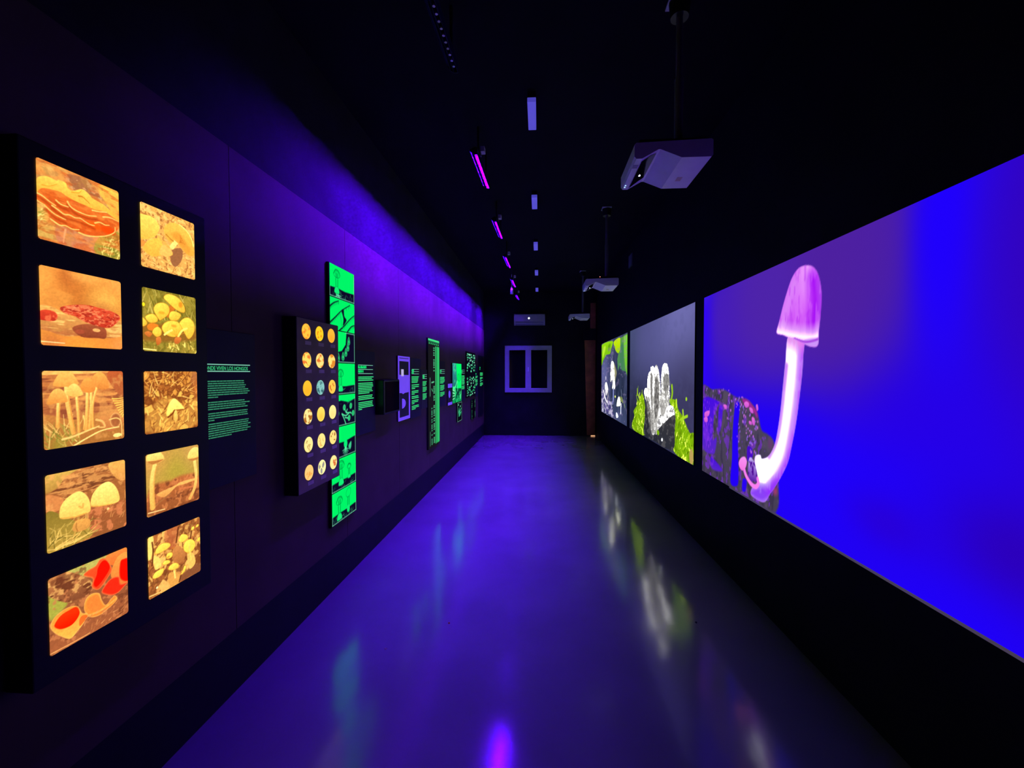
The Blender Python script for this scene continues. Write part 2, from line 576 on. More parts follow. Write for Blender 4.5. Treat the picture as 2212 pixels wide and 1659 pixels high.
def art_red_crust():
    c = Canvas(150, 150, (205, 130, 62), seed=4)
    c.blob(0.05, 0.15, 0.35, 0.4, (228, 150, 74)).blob(0.45, 0.3, 0.18, 0.4, (186, 108, 52)).blob(0.8, 0.3, 0.22, 0.16, (226, 172, 84))
    c.blob(0.3, 0.05, 0.12, 0.2, (176, 96, 48)).blob(0.55, 0.02, 0.2, 0.1, (236, 166, 90)).blob(0.95, 0.02, 0.15, 0.15, (246, 160, 86))
    c.blob(0.75, 0.5, 0.12, 0.14, (170, 100, 60), 0.8).blob(0.15, 0.45, 0.1, 0.2, (180, 104, 52), 0.6)
    c.tex((222, 150, 76), 3, 4, 0.55, 0.2, 0.5)
    c.blob(0.45, 0.98, 0.3, 0.14, (255, 146, 62)).blob(0.95, 0.95, 0.1, 0.12, (240, 140, 78)).blob(0.12, 0.95, 0.12, 0.1, (190, 110, 60))
    log = [(-0.011,0.517), (0.138,0.509), (0.309,0.583), (0.590,0.597), (1.013,0.599), (1.009,0.791), (0.753,0.850), (0.552,0.832), (0.273,0.866), (0.103,0.824), (-0.017,0.772)]
    c.poly(log, (226, 176, 100), (166, 96, 62))
    c.mask(log).tex((190, 132, 76), 5, 40, 0.55, 0.1, 0.8).tex((244, 206, 130), 4, 30, 0.62, 0.08, 0.6).mask(None)
    c.poly([(0.350,0.748), (0.539,0.674), (0.757,0.703), (0.771,0.849), (0.650,0.859), (0.456,0.858)], (150, 78, 56), (120, 58, 44))
    red = [(0.216,0.505), (0.327,0.453), (0.513,0.418), (0.694,0.430), (0.869,0.458), (0.968,0.510), (0.961,0.577), (0.827,0.696), (0.654,0.688), (0.476,0.638), (0.384,0.590), (0.266,0.564)]
    c.poly(red, (206, 74, 54), (176, 50, 40))
    c.mask(red).tex((236, 120, 88), 14, 26, 0.54, 0.1, 0.9).tex((146, 36, 32), 16, 30, 0.58, 0.08, 0.8).tex((244, 146, 110), 22, 40, 0.66, 0.06, 0.6).mask(None)
    r2 = [(-0.013,0.588), (0.055,0.551), (0.151,0.564), (0.185,0.617), (0.155,0.679), (0.065,0.690), (-0.015,0.676)]
    c.poly(r2, (206, 66, 48), (170, 44, 36))
    c.mask(r2).tex((226, 96, 70), 14, 14, 0.55, 0.1).mask(None)
    c.ell(0.65, 0.75, 0.05, 0.025, (226, 166, 110)).ell(0.44, 0.79, 0.06, 0.03, (150, 70, 54))
    c.stroke([(-0.002,0.954), (0.086,0.956), (0.256,0.960)], 0.006, (250, 206, 160))
    return c


def cap(c, pts, top, low, rim=None):
    c.poly(pts, top, low, 90, rim=rim, rimw=0.03)


def art_five_bells():
    c = Canvas(150, 150, (178, 108, 66), seed=5)
    c.tex((226, 150, 86), 3, 26, 0.56, 0.1, 0.9).tex((120, 62, 48), 3, 18, 0.6, 0.1, 0.8)
    c.poly([(-0.004,-0.019), (0.812,-0.019), (0.591,0.032), (-0.006,0.054)], (236, 178, 104), smooth=False)
    c.poly([(0.795,0.007), (0.996,-0.020), (0.995,0.374), (0.807,0.160)], (176, 84, 52), (160, 90, 60))
    c.blob(0.35, 0.55, 0.5, 0.12, (128, 66, 52), 0.8)
    c.poly([(-0.006,0.569), (0.344,0.652), (0.702,0.575), (1.016,0.621), (1.006,1.026), (-0.003,0.983)], (178, 116, 66), (150, 98, 52))
    c.tex((210, 150, 90), 9, 9, 0.6, 0.1, 0.5)
    c.poly([(0.702,0.575), (0.965,0.582), (0.995,0.760), (0.791,0.872), (0.667,0.705)], (206, 142, 84), (176, 104, 66))
    c.ell(0.88, 0.72, 0.08, 0.11, (150, 88, 58), rim=(226, 176, 116), rimw=0.03)
    for k in range(9):
        c.stroke(FERN(k), 0.009, (242, 196, 92), 0.004)
    c.blades(46, (0.02, 0.75, 0.4, 1), 0.2, 100, 50, [(150, 146, 70), (206, 176, 100), (110, 112, 52), (228, 196, 124)], 0.007)
    c.blob(0.16, 0.97, 0.1, 0.12, (126, 130, 50), 0.7)
    for p, w in (([(0.168,0.419), (0.161,0.541), (0.152,0.722)], 0.021), ([(0.266,0.202), (0.269,0.380), (0.297,0.600), (0.329,0.823)], 0.029),
                 ([(0.380,0.340), (0.391,0.562), (0.397,0.817)], 0.018), ([(0.514,0.283), (0.502,0.540), (0.484,0.805)], 0.022),
                 ([(0.563,0.268), (0.549,0.545), (0.525,0.803)], 0.018), ([(0.632,0.238), (0.573,0.481), (0.570,0.792)], 0.016), ([(0.459,0.617), (0.471,0.699), (0.455,0.793)], 0.012)):
        c.stroke(p, w, (250, 204, 124), w * 0.95, (222, 160, 82))
        c.stroke([(a + w * 0.7, b) for a, b in p], w * 0.25, (206, 140, 70), soft=0.01)
    cap(c, [(0.566,0.130), (0.614,0.040), (0.699,0.016), (0.761,0.074), (0.791,0.168), (0.792,0.244), (0.678,0.260), (0.595,0.188)], (238, 168, 88), (206, 124, 62))
    cap(c, [(0.116,0.190), (0.143,0.100), (0.211,0.002), (0.285,-0.019), (0.345,0.040), (0.392,0.127), (0.405,0.175), (0.314,0.204), (0.206,0.208)], (246, 186, 104), (226, 150, 76))
    cap(c, [(0.428,0.215), (0.456,0.136), (0.523,0.086), (0.581,0.130), (0.616,0.254), (0.540,0.300), (0.453,0.272)], (240, 160, 82), (214, 128, 62))
    cap(c, [(0.260,0.295), (0.286,0.211), (0.349,0.169), (0.411,0.207), (0.459,0.304), (0.451,0.328), (0.366,0.347), (0.283,0.327)], (254, 200, 118), (242, 174, 92))
    cap(c, [(0.047,0.426), (0.068,0.323), (0.121,0.243), (0.186,0.230), (0.244,0.286), (0.275,0.388), (0.254,0.413), (0.149,0.415)], (246, 182, 100), (214, 136, 68))
    c.stroke([(0.203,0.895), (0.339,0.872), (0.513,0.817), (0.650,0.778)], 0.014, (246, 192, 122), 0.010)
    c.stroke([(0.336,0.998), (0.510,0.914), (0.695,0.842), (0.925,0.822)], 0.011, (252, 206, 134), 0.008)
    c.stroke([(0.621,0.683), (0.698,0.717), (0.728,0.796), (0.649,0.794)], 0.016, (232, 172, 108), 0.01)
    c.stroke([(0.795,0.703), (0.894,0.688), (0.960,0.756), (0.964,0.967)], 0.009, (240, 190, 120), 0.006)
    c.ell(0.9, 0.94, 0.06, 0.03, (246, 210, 140))
    return c


def FERN(k):
    return [(0.84 + 0.017 * k, 0.40 + 0.035 * k), (0.93 + 0.008 * k, 0.405 + 0.03 * k), (1.02, 0.39 + 0.03 * k)]


def art_two_domes():
    c = Canvas(150, 150, (146, 90, 54), seed=6)
    c.poly([(-0.011,-0.031), (0.561,-0.024), (0.328,0.035), (0.189,0.172), (-0.004,0.223)], (196, 168, 88), (168, 128, 66), soft=0.05)
    rock = [(-0.006,0.268), (0.136,0.188), (0.231,0.074), (0.428,-0.005), (0.653,-0.004), (0.809,0.134), (0.840,0.262), (0.614,0.337), (0.363,0.330), (0.183,0.386), (-0.009,0.416)]
    c.poly(rock, (168, 106, 66), (130, 76, 48))
    c.mask(rock).tex((196, 136, 84), 5, 22, 0.54, 0.1, 0.9).tex((96, 54, 38), 6, 26, 0.62, 0.08, 0.8).mask(None)
    c.poly([(0.763,0.021), (1.017,-0.012), (1.010,0.288), (0.873,0.253)], (226, 170, 92), (200, 140, 80))
    c.poly([(-0.005,0.253), (0.185,0.340), (0.168,0.474), (0.002,0.464)], (196, 124, 78)).tex((226, 160, 100), 14, 14, 0.62, 0.08, 0.5)
    c.poly([(0.517,0.572), (1.002,0.623), (0.993,0.994), (0.537,0.975)], (150, 84, 56), (128, 78, 50))
    c.mask([(0.517,0.572), (1.002,0.623), (0.993,0.994), (0.537,0.975)]).tex((190, 112, 78), 12, 12, 0.58, 0.1).mask(None)
    c.poly([(0.002,0.479), (0.218,0.599), (0.539,0.925), (0.305,0.994), (0.002,0.988)], (116, 104, 46), (166, 140, 66))
    c.blades(60, (0, 0.72, 0.5, 1.0), 0.18, 40, 60, [(170, 150, 76), (206, 180, 100), (96, 88, 40), (140, 124, 60)], 0.008, 0.9)
    c.blades(20, (0.6, 0.55, 1, 0.85), 0.12, 45, 40, [(196, 140, 90), (176, 110, 74)], 0.005)
    c.stroke([(0.478,0.625), (0.477,0.706)], 0.007, (206, 150, 86))
    c.poly([(0.289,0.766), (0.340,0.689), (0.469,0.703), (0.512,0.767), (0.481,0.838), (0.393,0.853), (0.309,0.829)], (216, 156, 84), (196, 140, 76))
    c.stroke([(0.323,0.826), (0.307,0.884), (0.286,0.923)], 0.009, (190, 150, 76)).stroke([(0.339,0.721), (0.331,0.782), (0.351,0.837)], 0.005, (150, 96, 50))
    c.stroke([(0.393,0.853), (0.364,0.890), (0.335,0.911)], 0.008, (206, 166, 86))
    cap(c, [(0.143,0.527), (0.169,0.428), (0.238,0.349), (0.363,0.302), (0.448,0.355), (0.504,0.470), (0.513,0.604), (0.456,0.633), (0.313,0.640), (0.165,0.604)], (250, 214, 124), (238, 186, 96))
    cap(c, [(0.519,0.491), (0.551,0.385), (0.646,0.295), (0.757,0.271), (0.846,0.350), (0.901,0.487), (0.902,0.592), (0.798,0.612), (0.623,0.590), (0.532,0.560)], (252, 218, 130), (240, 190, 100))
    c.stroke([(0.165,0.596), (0.313,0.632), (0.456,0.627)], 0.006, (206, 150, 70))
    c.stroke([(0.525,0.555), (0.639,0.588), (0.798,0.608)], 0.006, (206, 150, 70))
    c.stroke([(0.373,0.509), (0.415,0.539), (0.423,0.485)], 0.008, (196, 150, 76), soft=0.02)
    c.ell(0.745, 0.66, 0.018, 0.018, (246, 190, 130))
    c.blades(10, (0.05, 0.95, 0.4, 0.99), 0.3, 15, 8, [(226, 190, 110)], 0.007)
    return c


def art_scarlet_cups():
    c = Canvas(150, 150, (132, 80, 56), seed=7)
    c.poly([(0.196,-0.034), (0.726,-0.016), (0.586,0.180), (0.407,0.163)], (160, 166, 92), (176, 176, 100), soft=0.03)
    c.poly([(0.002,0.209), (0.209,0.402), (0.093,0.509), (0.005,0.522)], (150, 160, 70), soft=0.03)
    br = [(0.001,-0.011), (0.196,-0.008), (0.407,0.163), (0.517,0.318), (0.476,0.437), (0.303,0.427), (0.209,0.415), (0.002,0.209)]
    c.poly(br, (176, 116, 76), (110, 64, 48))
    c.mask(br).tex((206, 156, 100), 12, 12, 0.55, 0.1, 0.9).tex((96, 54, 40), 8, 16, 0.62, 0.08).mask(None)
    c.poly([(0.501,0.465), (1.018,0.574), (1.008,1.001), (0.016,0.972), (0.011,0.721), (0.293,0.832)], (128, 74, 54), (150, 86, 60))
    c.tex((186, 116, 80), 14, 14, 0.66, 0.06, 0.7).tex((92, 50, 38), 9, 9, 0.68, 0.08, 0.6)
    c.poly([(0.712,0.007), (1.016,0.003), (1.026,0.208), (0.905,0.244), (0.723,0.129)], (250, 128, 66), (240, 96, 48))
    c.poly([(0.865,0.090), (1.021,0.113), (1.003,0.536), (0.828,0.447), (0.761,0.294)], (252, 150, 74), (246, 110, 56))
    c.poly([(0.407,0.150), (0.458,0.105), (0.562,0.083), (0.616,0.022), (0.697,0.044), (0.763,0.177), (0.768,0.268), (0.662,0.391), (0.580,0.436), (0.504,0.353), (0.519,0.247)], (250, 78, 44), (244, 56, 34), rim=(255, 120, 70), rimw=0.025)
    c.poly([(0.587,0.138), (0.642,0.063), (0.703,0.076), (0.749,0.200), (0.663,0.319), (0.568,0.386), (0.530,0.324), (0.572,0.217)], (255, 22, 14))
    c.poly([(0.892,0.192), (0.952,0.159), (1.026,0.208), (1.019,0.513), (0.886,0.431)], (255, 20, 12), rim=(255, 90, 50), rimw=0.02)
    c.poly([(0.632,0.506), (0.674,0.427), (0.759,0.367), (0.873,0.394), (0.899,0.513), (1.003,0.536), (0.942,0.581), (0.853,0.625), (0.753,0.608)], (252, 40, 26), rim=(255, 110, 70), rimw=0.025)
    c.poly([(0.402,0.621), (0.424,0.493), (0.501,0.451), (0.598,0.496), (0.629,0.607), (0.681,0.709), (0.766,0.653), (0.809,0.639), (0.836,0.721), (0.679,0.795), (0.571,0.805), (0.468,0.758)], (255, 150, 66), (250, 120, 52), rim=(255, 176, 96), rimw=0.02)
    c.poly([(0.434,0.583), (0.475,0.493), (0.578,0.507), (0.615,0.642), (0.627,0.721), (0.495,0.703)], (255, 122, 58))
    c.stroke([(0.444,0.729), (0.626,0.750), (0.822,0.698)], 0.014, (255, 160, 80))
    c.poly([(0.011,0.617), (0.048,0.534), (0.127,0.489), (0.230,0.481), (0.325,0.528), (0.377,0.648), (0.444,0.701), (0.392,0.796), (0.317,0.861), (0.232,0.909), (0.141,0.831), (0.055,0.722)], (255, 138, 58), (250, 176, 80), rim=(255, 176, 96), rimw=0.02)
    c.poly([(0.057,0.619), (0.126,0.541), (0.229,0.521), (0.313,0.528), (0.347,0.617), (0.321,0.684), (0.248,0.736), (0.144,0.725), (0.078,0.677)], (255, 50, 18), (255, 26, 10))
    c.poly([(0.345,0.712), (0.394,0.686), (0.444,0.729), (0.392,0.783), (0.342,0.808)], (250, 100, 44))
    c.blades(30, (0.4, 0.75, 1, 1.0), 0.07, 40, 40, [(206, 140, 96), (170, 104, 70)], 0.008)
    c.stroke([(0.010,0.968), (0.290,0.981), (0.463,0.981)], 0.008, (214, 150, 100))
    return c


def art_chanterelles():
    c = Canvas(116, 116, (226, 164, 92), seed=8)
    c.tex((160, 104, 60), 22, 22, 0.6, 0.06, 0.9).tex((250, 196, 120), 18, 18, 0.6, 0.08, 0.8)
    c.blades(60, (0, 0.6, 1, 1), 0.14, 40, 80, [(246, 190, 116), (150, 96, 54), (226, 160, 92)], 0.008)
    c.blades(50, (0, 0, 1, 0.35), 0.08, 120, 60, [(150, 100, 56), (250, 196, 120)], 0.008)
    c.poly([(0.530,0.611), (0.726,0.519), (0.742,0.687), (0.620,0.857), (0.525,0.814)], (140, 92, 66))
    c.poly([(-0.028,0.604), (0.070,0.604), (0.052,0.657), (-0.014,0.708)], (246, 140, 70))
    c.poly([(0.035,0.693), (0.155,0.545), (0.331,0.473), (0.383,0.555), (0.530,0.611), (0.557,0.653), (0.528,0.695), (0.360,0.734), (0.217,0.799), (0.082,0.773)], (250, 190, 80), (246, 170, 70))
    c.poly([(0.316,0.722), (0.383,0.555), (0.548,0.622), (0.489,0.723)], (240, 182, 100))
    c.poly([(-0.019,0.230), (0.096,0.178), (0.215,0.174), (0.300,0.239), (0.316,0.331), (0.242,0.469), (0.104,0.554), (-0.011,0.552)], (252, 208, 100), (244, 176, 74))
    c.poly([(0.406,0.350), (0.427,0.227), (0.560,0.130), (0.676,0.122), (0.836,0.171), (0.937,0.278), (0.987,0.441), (0.973,0.570), (0.847,0.588), (0.707,0.490), (0.630,0.411), (0.514,0.481)], (250, 186, 84), (244, 160, 66))
    c.poly([(0.536,0.340), (0.673,0.260), (0.791,0.343), (0.911,0.499), (0.847,0.571), (0.688,0.461)], (236, 150, 62), soft=0.05)
    for k in range(5):
        c.stroke([(0.70, 0.42), (0.72 + 0.02 * k, 0.3 + 0.03 * k)], 0.004, (176, 106, 40))
    c.stroke([(0.696,0.115), (0.836,0.171), (0.937,0.278), (0.981,0.407)], 0.012, (255, 214, 120))
    c.poly([(0.484,0.566), (0.591,0.415), (0.668,0.450), (0.568,0.583)], (255, 214, 130), smooth=False)
    c.stroke([(0.295,0.452), (0.402,0.516), (0.493,0.571)], 0.02, (220, 170, 84)).stroke([(0.442,0.371), (0.534,0.425), (0.572,0.438)], 0.012, (180, 126, 50))
    return c


def art_yellow_cluster():
    c = Canvas(116, 116, (110, 104, 40), seed=9)
    c.tex((150, 140, 60), 12, 10, 0.5, 0.2, 0.8)
    c.blades(60, (0, 0.05, 1, 0.6), 0.26, 95, 40, [(150, 146, 66), (90, 92, 34), (186, 176, 96), (128, 128, 54)], 0.009)
    c.blades(70, (0, 0.78, 1, 1.03), 0.1, 90, 80, [(196, 176, 80), (110, 100, 40), (236, 220, 120), (150, 130, 56)], 0.012)
    c.poly([(-0.010,0.584), (0.965,0.541), (0.960,0.758), (-0.016,0.836)], (128, 90, 40), soft=0.06)
    c.poly([(0.072,0.606), (0.141,0.550), (0.262,0.568), (0.225,0.654), (0.104,0.666)], (222, 124, 44)).poly([(0.470,0.225), (0.603,0.238), (0.505,0.337), (0.428,0.432)], (190, 104, 40))
    Y, Z, E = (255, 214, 84), (240, 176, 62), (170, 110, 30)
    for p in ([(0.371,0.109), (0.400,0.054), (0.475,0.023), (0.627,0.045), (0.744,0.146), (0.783,0.245), (0.741,0.303), (0.603,0.272), (0.452,0.178)],
              [(0.042,0.468), (0.110,0.411), (0.196,0.398), (0.264,0.470), (0.227,0.532), (0.107,0.546)], [(-0.024,0.476), (0.041,0.499), (0.081,0.558), (0.039,0.610), (-0.027,0.610)],
              [(0.189,0.335), (0.235,0.230), (0.342,0.188), (0.433,0.206), (0.478,0.274), (0.448,0.379), (0.317,0.480), (0.281,0.484)],
              [(0.456,0.412), (0.486,0.323), (0.563,0.295), (0.660,0.315), (0.695,0.362), (0.618,0.450), (0.502,0.465)],
              [(0.656,0.488), (0.738,0.400), (0.842,0.368), (0.946,0.435), (0.975,0.558), (0.918,0.689), (0.833,0.750), (0.753,0.652), (0.694,0.570)],
              [(0.323,0.611), (0.371,0.523), (0.483,0.467), (0.617,0.467), (0.695,0.536), (0.713,0.621), (0.612,0.717), (0.515,0.743), (0.385,0.704)],
              [(0.154,0.693), (0.190,0.625), (0.261,0.593), (0.322,0.644), (0.312,0.727), (0.240,0.766), (0.188,0.739)]):
        c.poly(p, Y, Z, 60, rim=E, rimw=0.014)
    c.ell(0.33, 0.36, 0.05, 0.025, (230, 160, 50), soft=0.03).ell(0.69, 0.17, 0.04, 0.05, (214, 140, 44), soft=0.03)
    c.ell(0.55, 0.55, 0.05, 0.02, (226, 150, 50), soft=0.03)
    for k in range(7):
        c.stroke([(0.60, 0.72), (0.42 + 0.06 * k, 0.60 + 0.012 * abs(k - 3))], 0.003, (226, 150, 50))
    c.stroke([(0.375,0.713), (0.441,0.665), (0.508,0.628)], 0.017, (255, 226, 120)).stroke([(0.631,0.724), (0.713,0.612), (0.806,0.567)], 0.017, (255, 222, 110))
    for p in ([(0.028,0.722), (0.087,0.684), (0.154,0.718), (0.101,0.778)], [(0.552,0.790), (0.592,0.736), (0.690,0.745), (0.648,0.835), (0.570,0.849)], [(0.222,0.784), (0.293,0.762), (0.309,0.843), (0.236,0.897)]):
        c.poly(p, (214, 122, 60), (176, 90, 44))
    c.ell(0.02, 0.27, 0.025, 0.03, (255, 222, 40)).stroke([(0.005,0.968), (0.217,0.977)], 0.008, (255, 236, 150))
    return c


def art_pale_cap_litter():
    c = Canvas(116, 116, (182, 116, 58), seed=10)
    c.cells(150, [(214, 150, 70), (150, 86, 44), (236, 182, 90), (186, 120, 56), (120, 66, 36)], (96, 50, 28), 0.03, 1, 1, 0.9, 0.1)
    c.poly([(0.100,0.623), (0.245,0.463), (0.503,0.459), (0.754,0.598), (0.978,0.488), (0.967,0.955), (0.013,0.968), (0.019,0.727)], (222, 170, 84), alpha=0.55, soft=0.05)
    c.blades(70, (0, 0.0, 1, 0.45), 0.22, 60, 85, [(226, 160, 78), (120, 66, 36), (246, 196, 110), (170, 104, 50)], 0.008)
    c.blades(50, (0.05, 0.55, 1, 1), 0.12, 80, 60, [(246, 200, 104), (130, 74, 38), (226, 164, 80)], 0.012)
    c.blob(0.95, 0.1, 0.08, 0.15, (150, 96, 70), 0.8).blob(0.97, 0.3, 0.06, 0.2, (190, 110, 60), 0.7)
    c.poly([(0.376,0.716), (0.412,0.572), (0.514,0.460), (0.615,0.517), (0.717,0.637), (0.681,0.664), (0.543,0.652), (0.464,0.695), (0.408,0.748)], (255, 224, 128), (250, 206, 104))
    c.stroke([(0.408,0.764), (0.486,0.717), (0.532,0.661)], 0.014, (110, 54, 26)).stroke([(0.554,0.663), (0.705,0.660)], 0.01, (130, 66, 30))
    c.poly([(0.532,0.671), (0.577,0.675), (0.585,0.807), (0.542,0.883), (0.518,0.760)], (244, 200, 110), (226, 170, 86))
    return c


def art_two_stalks():
    c = Canvas(116, 116, (172, 142, 76), seed=11)
    c.blob(0.55, 0.35, 0.4, 0.3, (158, 150, 62)).blob(0.1, 0.05, 0.3, 0.3, (196, 146, 84)).blob(0.9, 0.1, 0.25, 0.25, (184, 146, 86)).blob(0.35, 0.7, 0.25, 0.2, (176, 138, 64), 0.6)
    g = [(0.029,0.619), (0.172,0.507), (0.426,0.516), (0.678,0.478), (0.997,0.578), (1.012,1.035), (0.020,0.992)]
    c.poly(g, (170, 96, 60), (128, 74, 48), soft=0.06)
    c.mask(g, soft=0.05).tex((196, 120, 78), 14, 10, 0.58, 0.08, 0.7).tex((96, 52, 38), 10, 10, 0.62, 0.08, 0.7).mask(None)
    c.poly([(0.168,0.679), (0.272,0.651), (0.513,0.619), (0.629,0.589), (0.895,0.595), (0.944,0.629), (0.674,0.642), (0.535,0.645), (0.377,0.740), (0.270,0.748)], (232, 176, 104), (206, 146, 84))
    c.stroke([(0.063,0.874), (0.227,0.812), (0.421,0.733)], 0.012, (150, 96, 62)).stroke([(0.603,0.704), (0.842,0.729)], 0.02, (196, 110, 74), soft=0.03)
    c.stroke([(0.149,0.196), (0.104,0.394), (0.092,0.637), (0.099,0.867)], 0.036, (248, 206, 122), 0.046, (222, 168, 88))
    c.stroke([(0.179,0.222), (0.138,0.403), (0.128,0.648), (0.135,0.860)], 0.008, (206, 150, 76), soft=0.02)
    c.stroke([(0.914,0.281), (0.941,0.564), (0.903,0.767), (0.800,0.927)], 0.03, (248, 204, 122), 0.03, (226, 160, 90))
    c.poly([(0.012,0.091), (0.034,0.002), (0.144,-0.024), (0.246,-0.010), (0.307,0.075), (0.316,0.135), (0.200,0.169), (0.099,0.166)], (252, 214, 132), (236, 182, 96))
    c.poly([(0.031,0.110), (0.161,0.122), (0.306,0.129), (0.200,0.165), (0.099,0.166)], (170, 110, 60))
    c.poly([(0.775,0.210), (0.795,0.110), (0.882,0.042), (0.983,0.050), (1.033,0.112), (1.030,0.241), (0.902,0.258)], (252, 214, 132), (240, 186, 100))
    c.poly([(0.785,0.229), (0.903,0.232), (1.031,0.230), (0.978,0.263), (0.877,0.273)], (176, 116, 64))
    c.stroke([(0.022,0.936), (0.308,0.959)], 0.008, (250, 206, 150))
    return c


def art_small_caps_bark():
    c = Canvas(116, 116, (178, 118, 66), seed=12)
    c.cells(60, [(196, 136, 78), (160, 96, 56), (226, 170, 96), (140, 82, 50)], (96, 52, 32), 0.03, 1.5, 0.8, 0.9, 0.14)
    c.tex((232, 184, 108), 10, 10, 0.6, 0.08, 0.7).tex((110, 64, 40), 12, 12, 0.64, 0.06, 0.7)
    c.poly([(0.010,0.008), (0.095,0.010), (0.091,0.188), (0.053,0.334), (0.002,0.344)], (246, 206, 116)).poly([(0.309,0.010), (0.556,0.017), (0.530,0.286), (0.431,0.366), (0.321,0.251)], (176, 96, 66), soft=0.04, alpha=0.7)
    c.poly([(0.430,0.400), (0.548,0.346), (0.684,0.545), (0.620,0.659), (0.464,0.605)], (196, 130, 78), (160, 100, 60)).poly([(0.824,0.825), (0.997,0.869), (0.994,0.998), (0.653,0.994), (0.535,0.917)], (120, 74, 54), soft=0.04)
    c.poly([(0.087,0.334), (0.191,0.396), (0.223,0.544), (0.117,0.560)], (240, 200, 110)).poly([(0.725,0.546), (0.850,0.618), (0.889,0.800), (0.760,0.849)], (226, 180, 100))
    c.poly([(0.347,0.755), (0.479,0.768), (0.575,0.885), (0.532,1.039), (0.379,0.977)], (206, 150, 80)).poly([(0.215,0.908), (0.254,0.794), (0.379,0.960), (0.267,1.020)], (226, 170, 100))
    for p in ([(0.076,0.100), (0.089,0.253), (0.067,0.471)], [(0.555,0.034), (0.510,0.278)], [(0.840,0.123), (0.793,0.322)], [(0.595,0.860), (0.553,0.979)]):
        c.stroke(p, 0.012, (84, 44, 28))
    Y, Z = (255, 220, 92), (244, 190, 76)
    for p in ([(0.114,0.304), (0.160,0.217), (0.268,0.187), (0.378,0.232), (0.399,0.292), (0.301,0.327), (0.193,0.330)], [(0.554,0.261), (0.611,0.179), (0.712,0.218), (0.752,0.287), (0.668,0.325), (0.588,0.314)],
              [(0.349,0.671), (0.387,0.613), (0.483,0.614), (0.550,0.671), (0.539,0.727), (0.442,0.724)], [(0.071,0.686), (0.098,0.617), (0.186,0.594), (0.273,0.610), (0.247,0.690), (0.166,0.717)],
              [(0.646,0.440), (0.689,0.334), (0.814,0.339), (0.893,0.435), (0.873,0.537), (0.766,0.572), (0.684,0.519)], [(0.313,0.451), (0.336,0.393), (0.411,0.400), (0.444,0.449), (0.409,0.494), (0.334,0.486)],
              [(0.245,0.530), (0.288,0.490), (0.371,0.519), (0.388,0.570), (0.295,0.570)], [(0.807,0.174), (0.840,0.123), (0.886,0.149), (0.860,0.194)], [(0.903,0.165), (0.937,0.122), (0.981,0.138), (0.958,0.176)],
              [(0.575,0.876), (0.627,0.804), (0.659,0.748), (0.699,0.776), (0.666,0.858)], [(0.919,0.428), (0.964,0.372), (1.004,0.379), (1.002,0.443)]):
        c.poly(p, Y, Z, 80, rim=(170, 104, 40), rimw=0.012)
    c.ell(0.445, 0.35, 0.02, 0.015, (190, 110, 50)).ell(0.355, 0.46, 0.03, 0.012, (206, 140, 60))
    c.stroke([(0.770,0.421), (0.777,0.550), (0.805,0.707)], 0.014, (246, 200, 100)).stroke([(0.274,0.324), (0.272,0.415)], 0.01, (206, 140, 80)).stroke([(0.598,0.306), (0.577,0.358)], 0.01, (226, 180, 100))
    c.stroke([(0.461,0.742), (0.477,0.871)], 0.014, (246, 206, 120)).stroke([(0.013,0.949), (0.213,0.975)], 0.01, (240, 190, 120))
    c.ell(0.145, 0.87, 0.02, 0.018, (255, 224, 180))
    return c


